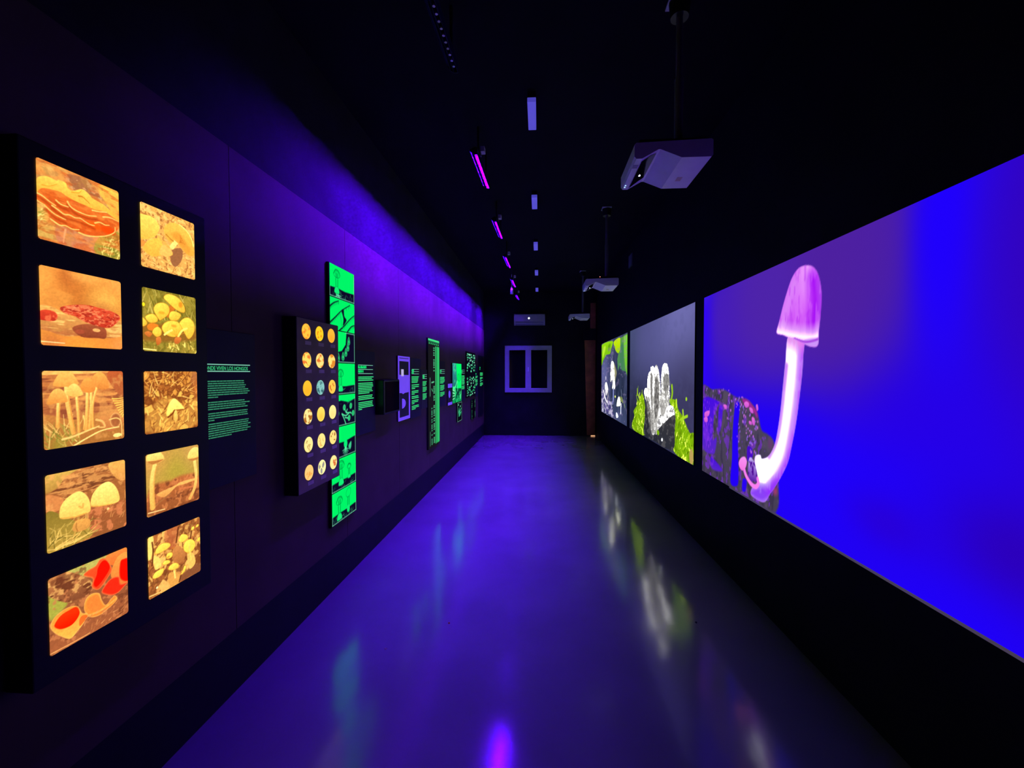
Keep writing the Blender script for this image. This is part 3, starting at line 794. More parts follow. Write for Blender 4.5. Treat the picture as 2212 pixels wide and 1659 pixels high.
# ------------------------------------------------------------------ the three projected images
def art_tall_mushroom():
    c = Canvas(460, 260, (34, 2, 236), asp=1.775, seed=21)
    c.blob(0.42, 0.10, 0.36, 0.46, (80, 37, 166), 0.95, 2.0).blob(0.62, 0.05, 0.15, 0.5, (78, 32, 158), 0.85, 2.0)
    c.blob(0.12, 0.15, 0.12, 0.3, (72, 30, 182), 0.8).blob(0.0, 0.25, 0.06, 0.5, (48, 6, 246), 0.9).blob(0.0, 0.0, 0.05, 0.05, (60, 24, 220), 0.8)
    c.blob(0.80, 0.08, 0.05, 0.36, (30, 0, 255), 0.95, 1.5).blob(0.96, 0.2, 0.11, 0.5, (54, 4, 180), 0.85, 2.0)
    c.blob(0.45, 0.78, 0.45, 0.24, (29, 0, 255), 0.9, 1.5).blob(0.78, 0.55, 0.16, 0.14, (40, 0, 226), 0.6)
    c.blob(0.90, 0.80, 0.09, 0.12, (46, 0, 176), 0.8).blob(0.72, 0.85, 0.08, 0.08, (44, 0, 200), 0.6).blob(0.84, 1.0, 0.12, 0.08, (30, 0, 250), 0.8)
    st = [(-0.018,0.540), (0.073,0.524), (0.153,0.519), (0.220,0.548), (0.280,0.553), (0.311,0.574), (0.338,0.608), (0.357,0.676), (0.384,0.689), (0.410,0.714), (0.424,0.792), (0.432,0.892), (0.427,0.983), (0.369,1.007), (-0.010,1.025)]
    c.poly(st, (74, 66, 92), (70, 62, 84), soft=0.012)
    c.mask(st, soft=0.012)
    c.tex((92, 78, 100), 40, 18, 0.56, 0.1, 0.5).tex((52, 44, 70), 70, 14, 0.6, 0.08, 0.6)
    for p in ([(-0.004,0.589), (0.118,0.583), (0.103,0.619), (0.087,0.663), (0.078,0.794), (0.105,0.778), (0.101,0.838), (0.079,0.879), (0.000,0.852)], [(0.119,0.616), (0.145,0.612), (0.136,0.720), (0.116,0.742)],
              [(0.065,0.897), (0.091,0.901), (0.150,0.940), (0.075,0.959)]):
        c.poly(p, (70, 14, 226), (88, 40, 196), soft=0.012)
    c.tex((128, 46, 236), 60, 22, 0.62, 0.06, 0.55)
    c.poly([(0.223,0.582), (0.247,0.586), (0.240,0.696), (0.242,0.808), (0.246,0.915), (0.240,0.974), (0.200,0.978), (0.207,0.855), (0.209,0.719)], (34, 0, 246), soft=0.008)
    c.poly([(0.270,0.927), (0.290,0.929), (0.283,0.980), (0.266,0.981)], (40, 4, 240)).poly([(0.291,0.770), (0.315,0.773), (0.315,0.819), (0.292,0.834)], (70, 10, 200))
    c.poly([(0.263,0.548), (0.296,0.555), (0.327,0.586), (0.338,0.612), (0.335,0.629), (0.312,0.599), (0.268,0.573)], (160, 40, 150), soft=0.015)
    c.mask(None)
    rs = np.random.RandomState(5)
    spots = [(0.225,0.552), (0.247,0.553), (0.263,0.555), (0.188,0.551), (0.202,0.562), (0.234,0.569), (0.255,0.574), (0.189,0.579), (0.230,0.596), (0.247,0.601), (0.264,0.595), (0.194,0.609), (0.269,0.624), (0.285,0.614), (0.297,0.619), (0.273,0.645), (0.265,0.661), (0.244,0.680), (0.282,0.665), (0.290,0.684), (0.286,0.707), (0.306,0.691), (0.313,0.693), (0.298,0.715), (0.291,0.734), (0.321,0.722), (0.325,0.732), (0.314,0.745), (0.299,0.754), (0.307,0.758), (0.245,0.699), (0.241,0.748), (0.246,0.784), (0.307,0.783), (0.330,0.775), (0.328,0.686), (0.335,0.646), (0.334,0.674), (0.180,0.655), (0.174,0.596), (0.160,0.602), (0.026,0.527), (0.079,0.522), (0.144,0.527), (0.183,0.532), (0.123,0.537)]
    for k, (a, b) in enumerate(spots):
        for _ in range(2):
            x, y = a + rs.uniform(-0.006, 0.006), b + rs.uniform(-0.012, 0.012)
            t = rs.rand()
            c.ell(x, y, rs.uniform(0.0012, 0.0032), rs.uniform(0.003, 0.008), (206, 110, 226) if t > 0.5 else (150, 100, 236))
    for x in np.linspace(0.004, 0.115, 40):
        c.ell(x, rs.uniform(0.56, 0.86), 0.0016, rs.uniform(0.004, 0.012), (150, 60, 240))
    for p in ([(0.270,0.576), (0.280,0.564), (0.294,0.569), (0.294,0.585), (0.280,0.593)], [(0.298,0.590), (0.312,0.592), (0.318,0.612), (0.304,0.610)], [(0.312,0.630), (0.324,0.635), (0.326,0.662), (0.317,0.664), (0.311,0.648)],
              [(0.297,0.651), (0.309,0.652), (0.311,0.665), (0.299,0.664)], [(0.330,0.575), (0.337,0.571), (0.341,0.591), (0.334,0.599)], [(0.150,0.596), (0.170,0.597), (0.170,0.617), (0.155,0.611)], [(0.016,0.658), (0.052,0.643), (0.047,0.671), (0.017,0.685)], [(0.010,0.691), (0.035,0.682), (0.038,0.707), (0.017,0.712)]):
        c.poly(p, (236, 110, 226), (206, 84, 214))
    c.poly([(0.388,0.707), (0.407,0.715), (0.401,0.745), (0.388,0.740)], (96, 60, 110), soft=0.02).poly([(0.413,0.904), (0.426,0.895), (0.426,0.920), (0.414,0.927)], (150, 60, 110), soft=0.02)
    # tall stalk
    stalk = [(0.460,0.290), (0.510,0.301), (0.510,0.373), (0.507,0.442), (0.500,0.524), (0.490,0.620), (0.478,0.701), (0.465,0.772), (0.448,0.822), (0.425,0.877), (0.400,0.928), (0.371,0.982), (0.315,0.982), (0.316,0.950), (0.344,0.908), (0.340,0.868), (0.328,0.831), (0.331,0.798), (0.353,0.787), (0.361,0.801), (0.391,0.777), (0.413,0.727), (0.425,0.666), (0.435,0.581), (0.443,0.480), (0.450,0.393)]
    c.poly(stalk, (226, 176, 255), (206, 150, 255), soft=0.006)
    c.mask(stalk)
    c.stroke([(0.495,0.302), (0.495,0.407), (0.486,0.526), (0.469,0.661), (0.442,0.781), (0.386,0.902)], 0.045, (234, 206, 255), soft=0.12)
    c.stroke([(0.469,0.322), (0.465,0.443), (0.453,0.566), (0.437,0.682), (0.404,0.782), (0.365,0.837)], 0.030, (242, 230, 255), soft=0.10)
    c.stroke([(0.511,0.304), (0.510,0.408), (0.502,0.524), (0.489,0.644), (0.465,0.784), (0.419,0.893)], 0.022, (176, 60, 255), soft=0.05)
    c.stroke([(0.453,0.406), (0.446,0.486), (0.438,0.581), (0.428,0.665), (0.413,0.727), (0.391,0.780)], 0.010, (206, 120, 255), soft=0.02)
    c.poly([(0.457,0.287), (0.511,0.299), (0.511,0.344), (0.458,0.321)], (236, 128, 236), soft=0.06)
    c.blob(0.358, 0.847, 0.03, 0.10, (234, 244, 255), 0.95)
    c.poly([(0.311,0.959), (0.359,0.915), (0.387,0.915), (0.419,0.880), (0.407,0.925), (0.371,0.984), (0.312,0.988)], (138, 66, 246), soft=0.04)
    c.poly([(0.380,0.918), (0.442,0.831), (0.475,0.738), (0.466,0.833), (0.407,0.945)], (150, 50, 255), soft=0.05)
    c.tex((214, 196, 255), 90, 16, 0.60, 0.1, 0.25)
    c.mask(None)
    c.poly([(0.299,0.827), (0.314,0.814), (0.332,0.843), (0.343,0.902), (0.330,0.911), (0.298,0.907)], (200, 180, 246), (96, 30, 170))
    c.mask([(0.299,0.827), (0.314,0.814), (0.332,0.843), (0.343,0.902), (0.330,0.911), (0.298,0.907)]).tex((80, 10, 150), 90, 30, 0.55, 0.06).mask(None)
    c.stroke([(0.275,0.877), (0.286,0.905), (0.311,0.931), (0.334,0.934), (0.346,0.914), (0.343,0.895)], 0.0105, (250, 126, 240))
    c.poly([(0.246,0.862), (0.256,0.836), (0.277,0.821), (0.289,0.838), (0.283,0.870), (0.267,0.890), (0.252,0.882)], (250, 150, 246), (246, 116, 226))
    # cap
    cap_ = [(0.415,0.271), (0.424,0.228), (0.438,0.169), (0.454,0.113), (0.470,0.071), (0.491,0.047), (0.514,0.048), (0.534,0.061), (0.548,0.086), (0.557,0.122), (0.562,0.172), (0.560,0.236), (0.556,0.289), (0.554,0.338), (0.534,0.340), (0.511,0.327), (0.480,0.305), (0.460,0.297), (0.440,0.284)]
    c.poly(cap_, (214, 96, 250), (206, 84, 248), soft=0.006)
    c.mask(cap_)
    c.blob(0.517, 0.073, 0.03, 0.10, (244, 170, 255), 0.9)
    c.stroke([(0.433,0.261), (0.455,0.162), (0.476,0.097)], 0.03, (220, 130, 250), soft=0.06)
    c.stroke([(0.537,0.103), (0.545,0.189), (0.539,0.264)], 0.028, (166, 16, 246), soft=0.06)
    c.stroke([(0.558,0.128), (0.562,0.194), (0.558,0.290)], 0.015, (176, 60, 240), soft=0.03)
    c.tex((226, 130, 255), 110, 14, 0.56, 0.1, 0.35).tex((176, 40, 236), 120, 12, 0.6, 0.08, 0.35)
    c.stroke([(0.415,0.267), (0.457,0.284), (0.501,0.300), (0.540,0.309), (0.558,0.301)], 0.028, (240, 196, 255), soft=0.05)
    c.poly([(0.511,0.316), (0.556,0.314), (0.554,0.338), (0.534,0.340)], (206, 150, 250), soft=0.01)
    c.stroke([(0.480,0.304), (0.511,0.320), (0.533,0.322), (0.556,0.317)], 0.004, (170, 70, 226))
    c.mask(None)
    return c


def art_dead_fingers():
    c = Canvas(250, 270, (66, 68, 112), asp=1.775, seed=22)
    c.blob(0.85, 0.05, 0.45, 0.45, (116, 114, 182), 0.95).blob(0.35, 0.15, 0.35, 0.3, (88, 88, 146), 0.7).blob(0.0, 0.1, 0.2, 0.4, (70, 80, 118), 0.7)
    c.blob(0.2, 0.9, 0.6, 0.35, (26, 28, 44), 0.9).blob(0.95, 0.62, 0.25, 0.35, (56, 52, 88), 0.7).blob(0.0, 0.6, 0.12, 0.4, (50, 54, 84), 0.6)
    c.tex((80, 82, 130), 30, 20, 0.6, 0.2, 0.15)
    G = [(136, 186, 14), (186, 222, 36), (100, 146, 8), (206, 238, 80), (150, 200, 18), (84, 116, 6)]
    mo = [(0.067,0.983), (0.116,0.856), (0.103,0.806), (0.187,0.731), (0.232,0.656), (0.297,0.625), (0.341,0.702), (0.353,0.795), (0.346,0.985)]
    c.poly(mo, (132, 182, 12), (120, 170, 10)).mask(mo).blades(620, (0.0, 0.5, 0.48, 1.05), 0.055, 95, 40, G, 0.006).mask(None)
    c.blades(16, (0.16, 0.62, 0.30, 0.75), 0.07, 100, 30, G, 0.012)
    m2 = [(0.732,0.637), (0.765,0.618), (0.816,0.627), (0.841,0.682), (0.888,0.717), (0.933,0.777), (0.965,0.810), (1.005,0.813), (1.008,0.994), (0.797,0.986), (0.783,0.878), (0.806,0.746)]
    c.poly(m2, (136, 188, 12), (124, 176, 10)).mask(m2).blades(1000, (0.45, 0.45, 1.02, 1.06), 0.05, 85, 40, G, 0.006).mask(None)
    c.stroke([(0.761,0.527), (0.767,0.580), (0.746,0.643)], 0.018, (150, 200, 30), 0.012)
    c.stroke([(0.890,0.681), (0.894,0.716), (0.877,0.747)], 0.012, (170, 220, 40)).ell(0.925, 0.60, 0.008, 0.013, (170, 220, 40)).stroke([(0.889,0.731), (0.937,0.708)], 0.01, (170, 220, 40))
    c.stroke([(0.816,0.623), (0.817,0.663)], 0.014, (190, 230, 40))
    body = [(0.352,0.738), (0.457,0.687), (0.594,0.745), (0.684,0.690), (0.793,0.719), (0.801,0.821), (0.784,0.976), (0.675,0.987), (0.533,0.988), (0.335,0.978), (0.343,0.834)]
    c.poly(body, (52, 50, 56), (40, 42, 54))
    c.mask(body).tex((110, 108, 112), 34, 30, 0.58, 0.06, 0.5).mask(None)
    W, D = (250, 250, 246), (70, 68, 66)
    fing = ([(0.329,0.608), (0.338,0.574), (0.369,0.563), (0.398,0.579), (0.428,0.636), (0.448,0.715), (0.477,0.809), (0.488,0.939), (0.451,0.859), (0.401,0.731), (0.361,0.671)],
            [(0.388,0.548), (0.396,0.465), (0.424,0.423), (0.452,0.428), (0.472,0.517), (0.484,0.675), (0.496,0.849), (0.515,0.932), (0.470,0.926), (0.439,0.753), (0.399,0.639)],
            [(0.445,0.410), (0.461,0.379), (0.487,0.376), (0.514,0.402), (0.524,0.463), (0.509,0.585), (0.530,0.842), (0.497,0.937), (0.466,0.677)],
            [(0.516,0.402), (0.525,0.372), (0.547,0.369), (0.572,0.403), (0.589,0.462), (0.607,0.577), (0.607,0.726), (0.581,0.873), (0.532,0.919), (0.510,0.672), (0.510,0.498)],
            [(0.613,0.486), (0.627,0.396), (0.649,0.364), (0.671,0.359), (0.700,0.370), (0.719,0.429), (0.728,0.529), (0.732,0.644), (0.713,0.709), (0.626,0.764), (0.602,0.702), (0.615,0.577)])
    for k, p in enumerate(fing):
        c.poly(p, (248, 248, 243), (184, 182, 178), 85, rim=(240, 240, 236), rimw=0.012)
    for p in ([(0.445,0.446), (0.474,0.437), (0.482,0.587), (0.467,0.722), (0.448,0.589)], [(0.524,0.480), (0.565,0.462), (0.585,0.579), (0.578,0.731), (0.529,0.799), (0.506,0.629)],
              [(0.658,0.445), (0.715,0.444), (0.718,0.530), (0.668,0.572), (0.644,0.510)], [(0.360,0.652), (0.390,0.649), (0.449,0.751), (0.461,0.928), (0.403,0.823)]):
        c.mask(p, soft=0.02).poly(p, (150, 148, 146), soft=0.03).tex(D, 60, 44, 0.5, 0.25, 0.75).mask(None)
    c.mask([(0.621,0.494), (0.729,0.460), (0.732,0.652), (0.610,0.742)]).tex((150, 148, 146), 60, 44, 0.56, 0.2, 0.7).mask(None)
    for p in fing:
        c.mask(p).tex((168, 165, 160), 70, 50, 0.55, 0.2, 0.5).tex((110, 107, 104), 80, 60, 0.64, 0.12, 0.35).mask(None)
    c.stroke([(0.453,0.464), (0.460,0.633), (0.477,0.809), (0.497,0.937)], 0.006, (90, 88, 88))
    p = [(0.564,0.877), (0.571,0.808), (0.626,0.760), (0.671,0.740), (0.698,0.688), (0.746,0.666), (0.786,0.679), (0.799,0.733), (0.686,0.793), (0.628,0.854)]
    c.poly(p, (252, 252, 250), (200, 198, 196))
    c.mask(p).tex((130, 128, 130), 60, 44, 0.56, 0.2, 0.7).mask(None)
    c.poly([(0.672,0.804), (0.799,0.725), (0.801,0.829), (0.784,0.968), (0.599,0.994), (0.565,0.902)], (58, 56, 60), (44, 46, 58))
    c.mask([(0.672,0.804), (0.799,0.725), (0.801,0.829), (0.784,0.968), (0.599,0.994), (0.565,0.902)]).tex((100, 98, 100), 30, 30, 0.6, 0.08, 0.6).mask(None)
    c.ell(0.575, 0.905, 0.02, 0.02, (130, 180, 20)).ell(0.635, 0.945, 0.008, 0.012, (240, 246, 255)).ell(0.98, 0.955, 0.02, 0.05, (190, 160, 90))
    c.blades(10, (0.27, 0.78, 0.3, 0.9), 0.08, 95, 20, G, 0.008)
    return c


def art_white_bells():
    c = Canvas(110, 170, (58, 62, 100), asp=1.775, seed=23)
    c.blob(0.15, 0.45, 0.25, 0.3, (108, 110, 170), 0.9).blob(0.75, 0.7, 0.4, 0.4, (34, 44, 66), 0.9).blob(0.8, 0.95, 0.4, 0.15, (70, 80, 120), 0.8)
    c.tex((90, 96, 140), 14, 3, 0.55, 0.2, 0.4)
    c.poly([(-0.046,0.031), (0.500,0.022), (0.452,0.118), (0.402,0.178), (0.238,0.181), (0.089,0.250), (-0.007,0.308)], (150, 220, 20), (110, 180, 20))
    c.poly([(0.085,0.063), (0.207,0.059), (0.149,0.148), (0.056,0.212)], (190, 240, 50), soft=0.03).poly([(0.320,0.064), (0.425,0.052), (0.349,0.149)], (100, 170, 10), soft=0.03)
    c.poly([(0.560,0.038), (0.786,0.026), (0.789,0.174), (0.728,0.197), (0.642,0.168), (0.584,0.109)], (206, 236, 20), (170, 220, 10))
    c.poly([(0.786,0.026), (1.007,0.019), (1.006,0.468), (0.962,0.416), (0.852,0.401), (0.772,0.343), (0.711,0.407), (0.687,0.267), (0.728,0.197), (0.789,0.160)], (96, 160, 70), (70, 130, 90), smooth=False)
    c.poly([(0.892,0.021), (1.007,0.019), (1.006,0.455), (0.944,0.382), (0.905,0.212)], (130, 220, 60), (110, 190, 50), soft=0.03, smooth=False).poly([(0.788,0.132), (0.884,0.115), (0.889,0.347), (0.832,0.387), (0.782,0.344)], (70, 130, 90), soft=0.04)
    c.stroke([(0.549,0.075), (0.492,0.271)], 0.006, (170, 190, 190)).stroke([(0.512,0.055), (0.442,0.269), (0.385,0.656)], 0.006, (150, 160, 200), alpha=0.7)
    c.poly([(0.434,0.492), (0.427,0.412), (0.456,0.301), (0.504,0.276), (0.577,0.322), (0.613,0.413), (0.636,0.473), (0.608,0.527), (0.617,0.609), (0.559,0.636), (0.499,0.624), (0.522,0.553), (0.497,0.514), (0.435,0.548)], (250, 250, 226), (226, 226, 206))
    c.poly([(0.565,0.306), (0.668,0.414), (0.637,0.488), (0.608,0.527), (0.590,0.413)], (150, 150, 110), soft=0.03)
    c.stroke([(0.548,0.636), (0.542,0.722), (0.527,0.801)], 0.03, (110, 120, 190)).stroke([(0.559,0.636), (0.562,0.781)], 0.01, (190, 200, 250))
    c.poly([(0.174,0.662), (0.187,0.583), (0.245,0.555), (0.303,0.603), (0.332,0.668), (0.249,0.741), (0.190,0.721)], (240, 240, 226), (206, 200, 210)).ell(0.22, 0.50, 0.02, 0.03, (206, 206, 226))
    c.tex((150, 130, 176), 14, 26, 0.66, 0.06, 0.4)
    b = [(0.017,0.663), (0.220,0.753), (0.514,0.787), (0.540,0.877), (0.566,0.981), (0.338,1.014), (0.024,1.017)]
    c.mask(b, soft=0.08).tex((206, 196, 226), 20, 22, 0.54, 0.08, 0.9).tex((70, 56, 130), 18, 16, 0.62, 0.06, 0.7).mask(None)
    c.stroke([(0.097,0.676), (0.191,0.773), (0.279,0.831)], 0.012, (240, 230, 240)).stroke([(0.332,0.701), (0.307,0.811)], 0.012, (220, 206, 200))
    c.poly([(0.676,0.827), (0.697,0.758), (0.748,0.706), (0.790,0.734), (0.801,0.803), (0.719,0.825)], (252, 252, 230), (226, 230, 200))
    c.stroke([(0.827,0.625), (0.838,0.694)], 0.01, (120, 130, 160)).stroke([(0.809,0.710), (0.830,0.750)], 0.012, (200, 220, 80)).stroke([(0.848,0.713), (0.878,0.758)], 0.012, (170, 190, 90))
    c.stroke([(0.824,0.786), (0.813,0.893)], 0.012, (226, 230, 250)).poly([(0.656,0.912), (0.700,0.912), (0.732,0.950), (0.668,0.970)], (226, 230, 250)).stroke([(0.924,0.773), (0.943,0.804)], 0.012, (130, 150, 120))
    c.ell(0.62, 0.72, 0.02, 0.015, (220, 240, 120))
    c.stroke([(0.054,0.904), (0.072,0.982)], 0.02, (220, 216, 240), alpha=0.8)
    return c


# ------------------------------------------------------------------ the green life-cycle strip (eight drawings)
GRN, SOIL, INK, PALE = (0, 246, 104), (14, 8, 40), (0, 120, 56), (120, 250, 180)


def soil(c, y0, y1):
    c.poly([(0, y0), (0.3, y0 - 0.02), (0.6, y1 + 0.03), (1, y1), (1, 1), (0, 1)], SOIL, smooth=False)
    c.mask([(0, y0), (1, y1), (1, 1), (0, 1)], smooth=False)
    c.blades(26, (0.05, 0.82, 0.95, 1), 0.1, 60, 80, [(30, 110, 84), (20, 60, 66), (60, 170, 120)], 0.012).mask(None)


def frame(c, sides):
    for a, b in sides:
        c.stroke([a, b], 0.012, (150, 240, 200), smooth=False)


def toadstool(c, u, v, s, lines=3):
    c.ell(u, v, 0.13 * s, 0.12 * s, GRN, rim=INK, rimw=0.03)
    c.stroke([(u - 0.12 * s, v), (u - 0.05 * s, v - 0.15 * s), (u + 0.08 * s, v - 0.13 * s), (u + 0.13 * s, v)], 0.012, INK)
    for k in range(lines):
        c.stroke([(u - 0.05 * s + 0.05 * s * k, v - 0.05), (u - 0.03 * s + 0.035 * s * k, v + 0.1 * s)], 0.012, INK)
    for d in (-0.045, 0.04):
        c.stroke([(u + d * s, v + 0.15 * s), (u + d * s * 0.9, v + 0.45 * s)], 0.013, INK)
    c.poly([(u - 0.06 * s, v + 0.42 * s), (u + 0.06 * s, v + 0.42 * s), (u + 0.1 * s, v + 0.62 * s), (u - 0.1 * s, v + 0.62 * s)], (20, 240, 120), rim=(0, 160, 80), rimw=0.03)


def comic(k):
    c = Canvas(76, 46, GRN, asp=1.65, seed=40 + k)
    if k == 0:
        soil(c, 0.71, 0.69)
        toadstool(c, 0.27, 0.27, 0.95)
        c.blades(14, (0.24, 0.88, 0.34, 0.92), 0.16, -60, 60, [PALE, (80, 220, 160)], 0.014)
        frame(c, [((0, 0.7), (0, 1)), ((0, 0.99), (1, 0.99)), ((0.99, 0), (0.99, 1))])
    elif k == 1:
        for p in ([(0, 0.3), (0.15, 0.16), (0.33, 0.06)], [(0, 0.8), (0.2, 0.6), (0.45, 0.34), (0.8, 0.08)], [(0.35, 1), (0.55, 0.82), (0.8, 0.55), (1, 0.38)], [(0.68, 1), (0.85, 0.8), (1, 0.72)]):
            c.stroke(p, 0.028, SOIL, 0.012)
            for a, b in catmull(p, False, 4):
                c.stroke([(a, b), (a + 0.005, b + 0.09)], 0.012, (0, 90, 50), 0.004)
        c.poly([(0.45, 0.34), (0.53, 0.3), (0.56, 0.5), (0.65, 0.62), (0.5, 0.82), (0.52, 0.6)], SOIL)
        c.stroke([(0.36, 0.45), (0.42, 0.62), (0.44, 0.8), (0.5, 0.88)], 0.012, (0, 170, 84))
    elif k == 2:
        c.poly([(0.64, 0), (1, 0), (1, 1), (0, 1), (0, 0.75), (0.44, 0.62), (0.6, 0.4)], SOIL, smooth=False)
        for u, v in ((0.74, 0.27), (0.70, 0.48), (0.61, 0.66), (0.49, 0.80), (0.3, 0.84)):
            c.poly([(u, v - 0.15), (u + 0.055, v + 0.02), (u + 0.03, v + 0.12), (u - 0.04, v + 0.12), (u - 0.06, v + 0.02)], (20, 120, 70), rim=(60, 250, 150), rimw=0.05)
            c.ell(u, v + 0.02, 0.025, 0.05, (40, 230, 130))
        frame(c, [((0, 0.99), (1, 0.99)), ((0.99, 0), (0.99, 1)), ((0.6, 0.01), (1, 0.01))])
    elif k == 3:
        soil(c, 0.76, 0.72)
        toadstool(c, 0.38, 0.34, 0.9)
        frame(c, [((0, 0.99), (1, 0.99)), ((0.99, 0.7), (0.99, 1))])
    elif k == 4:
        c.poly([(0, 0.22), (0.4, 0.18), (0.7, 0.26), (1, 0.16), (1, 1), (0, 1)], SOIL, smooth=False)
        c.blades(18, (0.1, 0.25, 0.95, 0.4), 0.1, 60, 90, [(24, 60, 60), (30, 90, 80)], 0.01)
        for u, v in ((0.52, 0.42), (0.8, 0.40), (0.9, 0.66), (0.72, 0.80), (0.25, 0.6)):
            c.ell(u, v, 0.055, 0.10, (40, 190, 110), rot=20, rim=(60, 255, 150), rimw=0.05)
        for p in ([(0.54, 0.48), (0.6, 0.6), (0.7, 0.62)], [(0.6, 0.6), (0.64, 0.5)], [(0.42, 0.62), (0.58, 0.7), (0.75, 0.62), (0.82, 0.66)], [(0.42, 0.62), (0.5, 0.78), (0.58, 0.98)], [(0.55, 0.76), (0.68, 0.8)]):
            c.stroke(p, 0.02, (90, 250, 170))
        frame(c, [((0, 0.99), (1, 0.99)), ((0.99, 0.1), (0.99, 1))])
    elif k == 5:
        c.poly([(0, 0.5), (0.5, 0.52), (1, 0.42), (1, 1), (0, 1)], SOIL, smooth=False)
        c.ell(0.56, 0.60, 0.075, 0.15, (10, 240, 120))
        for d in range(8):
            a = R(200 + 20 * d)
            x, y = 0.56 + 0.14 * math.cos(a), 0.72 - 0.26 * math.sin(a)
            c.stroke([(0.56, 0.72), (0.56 + 0.06 * math.cos(a), 0.74 - 0.1 * math.sin(a)), (x, y)], 0.018, (90, 250, 170), 0.008)
        c.poly([(0.68, 0.7), (0.8, 0.58), (0.8, 0.76), (0.74, 0.85)], (60, 200, 140))
        frame(c, [((0, 0.99), (1, 0.99)), ((0.99, 0.4), (0.99, 1))])
    else:
        soil(c, 0.74, 0.70)
        if k == 6:
            toadstool(c, 0.36, 0.24, 1.0)
            toadstool(c, 0.70, 0.38, 0.62, 0)
        else:
            toadstool(c, 0.28, 0.34, 0.95)
            c.ell(0.66, 0.22, 0.11, 0.15, GRN, rot=-20, rim=(0, 140, 66), rimw=0.03)
            for d in (-0.03, 0.03):
                c.stroke([(0.66 + d, 0.36), (0.65 + d, 0.7)], 0.013, INK)
            c.ell(0.65, 0.76, 0.06, 0.13, (20, 240, 120))
        frame(c, [((0, 0.99), (1, 0.99)), ((0.99, 0.68), (0.99, 1)), ((0.005, 0.72), (0.005, 1))])
    return c


def art_timeline():
    """tall dark chart with green bars on its right side"""
    c = Canvas(60, 190, (24, 24, 30), asp=0.4, seed=60)
    c.poly([(0.62, 0.06), (0.69, 0.06), (0.69, 0.985), (0.62, 0.985)], (60, 210, 120), smooth=False)
    c.poly([(0.74, 0.06), (1, 0.06), (1, 0.985), (0.74, 0.985)], (50, 200, 112), smooth=False)
    c.poly([(0.80, 0.06), (0.84, 0.06), (0.84, 0.985), (0.80, 0.985)], (20, 150, 80), smooth=False)
    c.poly([(0, 0), (1, 0), (1, 0.02), (0, 0.02)], (70, 230, 140), smooth=False)
    c.poly([(0.02, 0.024), (1, 0.024), (1, 0.032), (0.02, 0.032)], (30, 130, 84), smooth=False)
    for k in range(6):
        c.ell(0.1 + 0.16 * k, 0.043, 0.05, 0.006, (60, 220, 130))
    for v in (0.08, 0.10, 0.125, 0.145, 0.19, 0.21, 0.225, 0.24, 0.26, 0.29, 0.44, 0.455, 0.47, 0.485, 0.50, 0.53, 0.545, 0.565, 0.62, 0.635, 0.66, 0.675, 0.69, 0.71, 0.74, 0.76, 0.79, 0.805, 0.82, 0.84, 0.88, 0.92, 0.935, 0.95, 0.965):
        c.ell(0.50, v, 0.06, 0.0055, (90, 220, 150))
        if v > 0.62:
            c.ell(0.30, v + 0.004, 0.05, 0.0055, (70, 190, 130))
    c.stroke([(0.15, 0.36), (0.15, 0.52)], 0.006, (120, 200, 160), smooth=False)
    c.stroke([(0.15, 0.85), (0.15, 0.975)], 0.005, (90, 160, 130), smooth=False)
    c.stroke([(0.28, 0.40), (0.5, 0.395)], 0.006, (100, 210, 150), smooth=False)
    c.stroke([(0.3, 0.46), (0.36, 0.48)], 0.006, (90, 210, 140), smooth=False)
    return c


def art_spore_poster():
    c = Canvas(64, 70, (0, 255, 110), asp=1.1, seed=61)
    c.poly([(0, 0), (0.36, 0), (0.44, 0.3), (0.5, 0.5), (0.4, 0.62), (0, 0.62)], (60, 150, 160), (30, 110, 110), soft=0.05)
    c.mask([(0, 0), (0.36, 0), (0.5, 0.5), (0, 0.62)]).tex((60, 220, 150), 8, 8, 0.56, 0.1, 0.8).mask(None)
    c.poly([(0, 0.62), (1, 0.66), (1, 1), (0, 1)], (12, 150, 84), smooth=False)
    c.mask([(0, 0.62), (1, 0.66), (1, 1), (0, 1)], smooth=False).tex((60, 220, 130), 5, 9, 0.55, 0.12).tex((10, 60, 50), 6, 8, 0.62, 0.1).mask(None)
    c.stroke([(0.05, 0.62), (0.3, 0.6), (0.5, 0.46), (0.55, 0.7)], 0.03, (70, 255, 150))
    c.ell(0.62, 0.36, 0.09, 0.10, (0, 240, 100), rim=(0, 150, 60), rimw=0.04)
    c.stroke([(0.84, 0.28), (0.85, 0.42)], 0.03, (0, 150, 50), smooth=False)
    c.ell(0.75, 0.46, 0.03, 0.02, (0, 170, 60))
    for k in range(7):
        c.stroke([(0.02, 0.66 + 0.04 * k), (0.2, 0.70 + 0.03 * k)], 0.01, (10, 30, 30) if k % 2 else (170, 255, 210), smooth=False)
    return c


def art_root_sketch():
    c = Canvas(40, 40, (8, 6, 22), asp=1.1, seed=62)
    c.blades(34, (0.2, 0.35, 0.8, 0.75), 0.22, 50, 80, [(40, 200, 130), (90, 240, 170), (30, 150, 100)], 0.03)
    c.ell(0.22, 0.12, 0.08, 0.04, (140, 255, 200)).ell(0.65, 0.22, 0.07, 0.05, (120, 230, 190))
    frame(c, [((0.01, 0.01), (0.99, 0.01)), ((0.01, 0.99), (0.99, 0.99)), ((0.02, 0), (0.02, 1)), ((0.98, 0), (0.98, 1))])
    return c


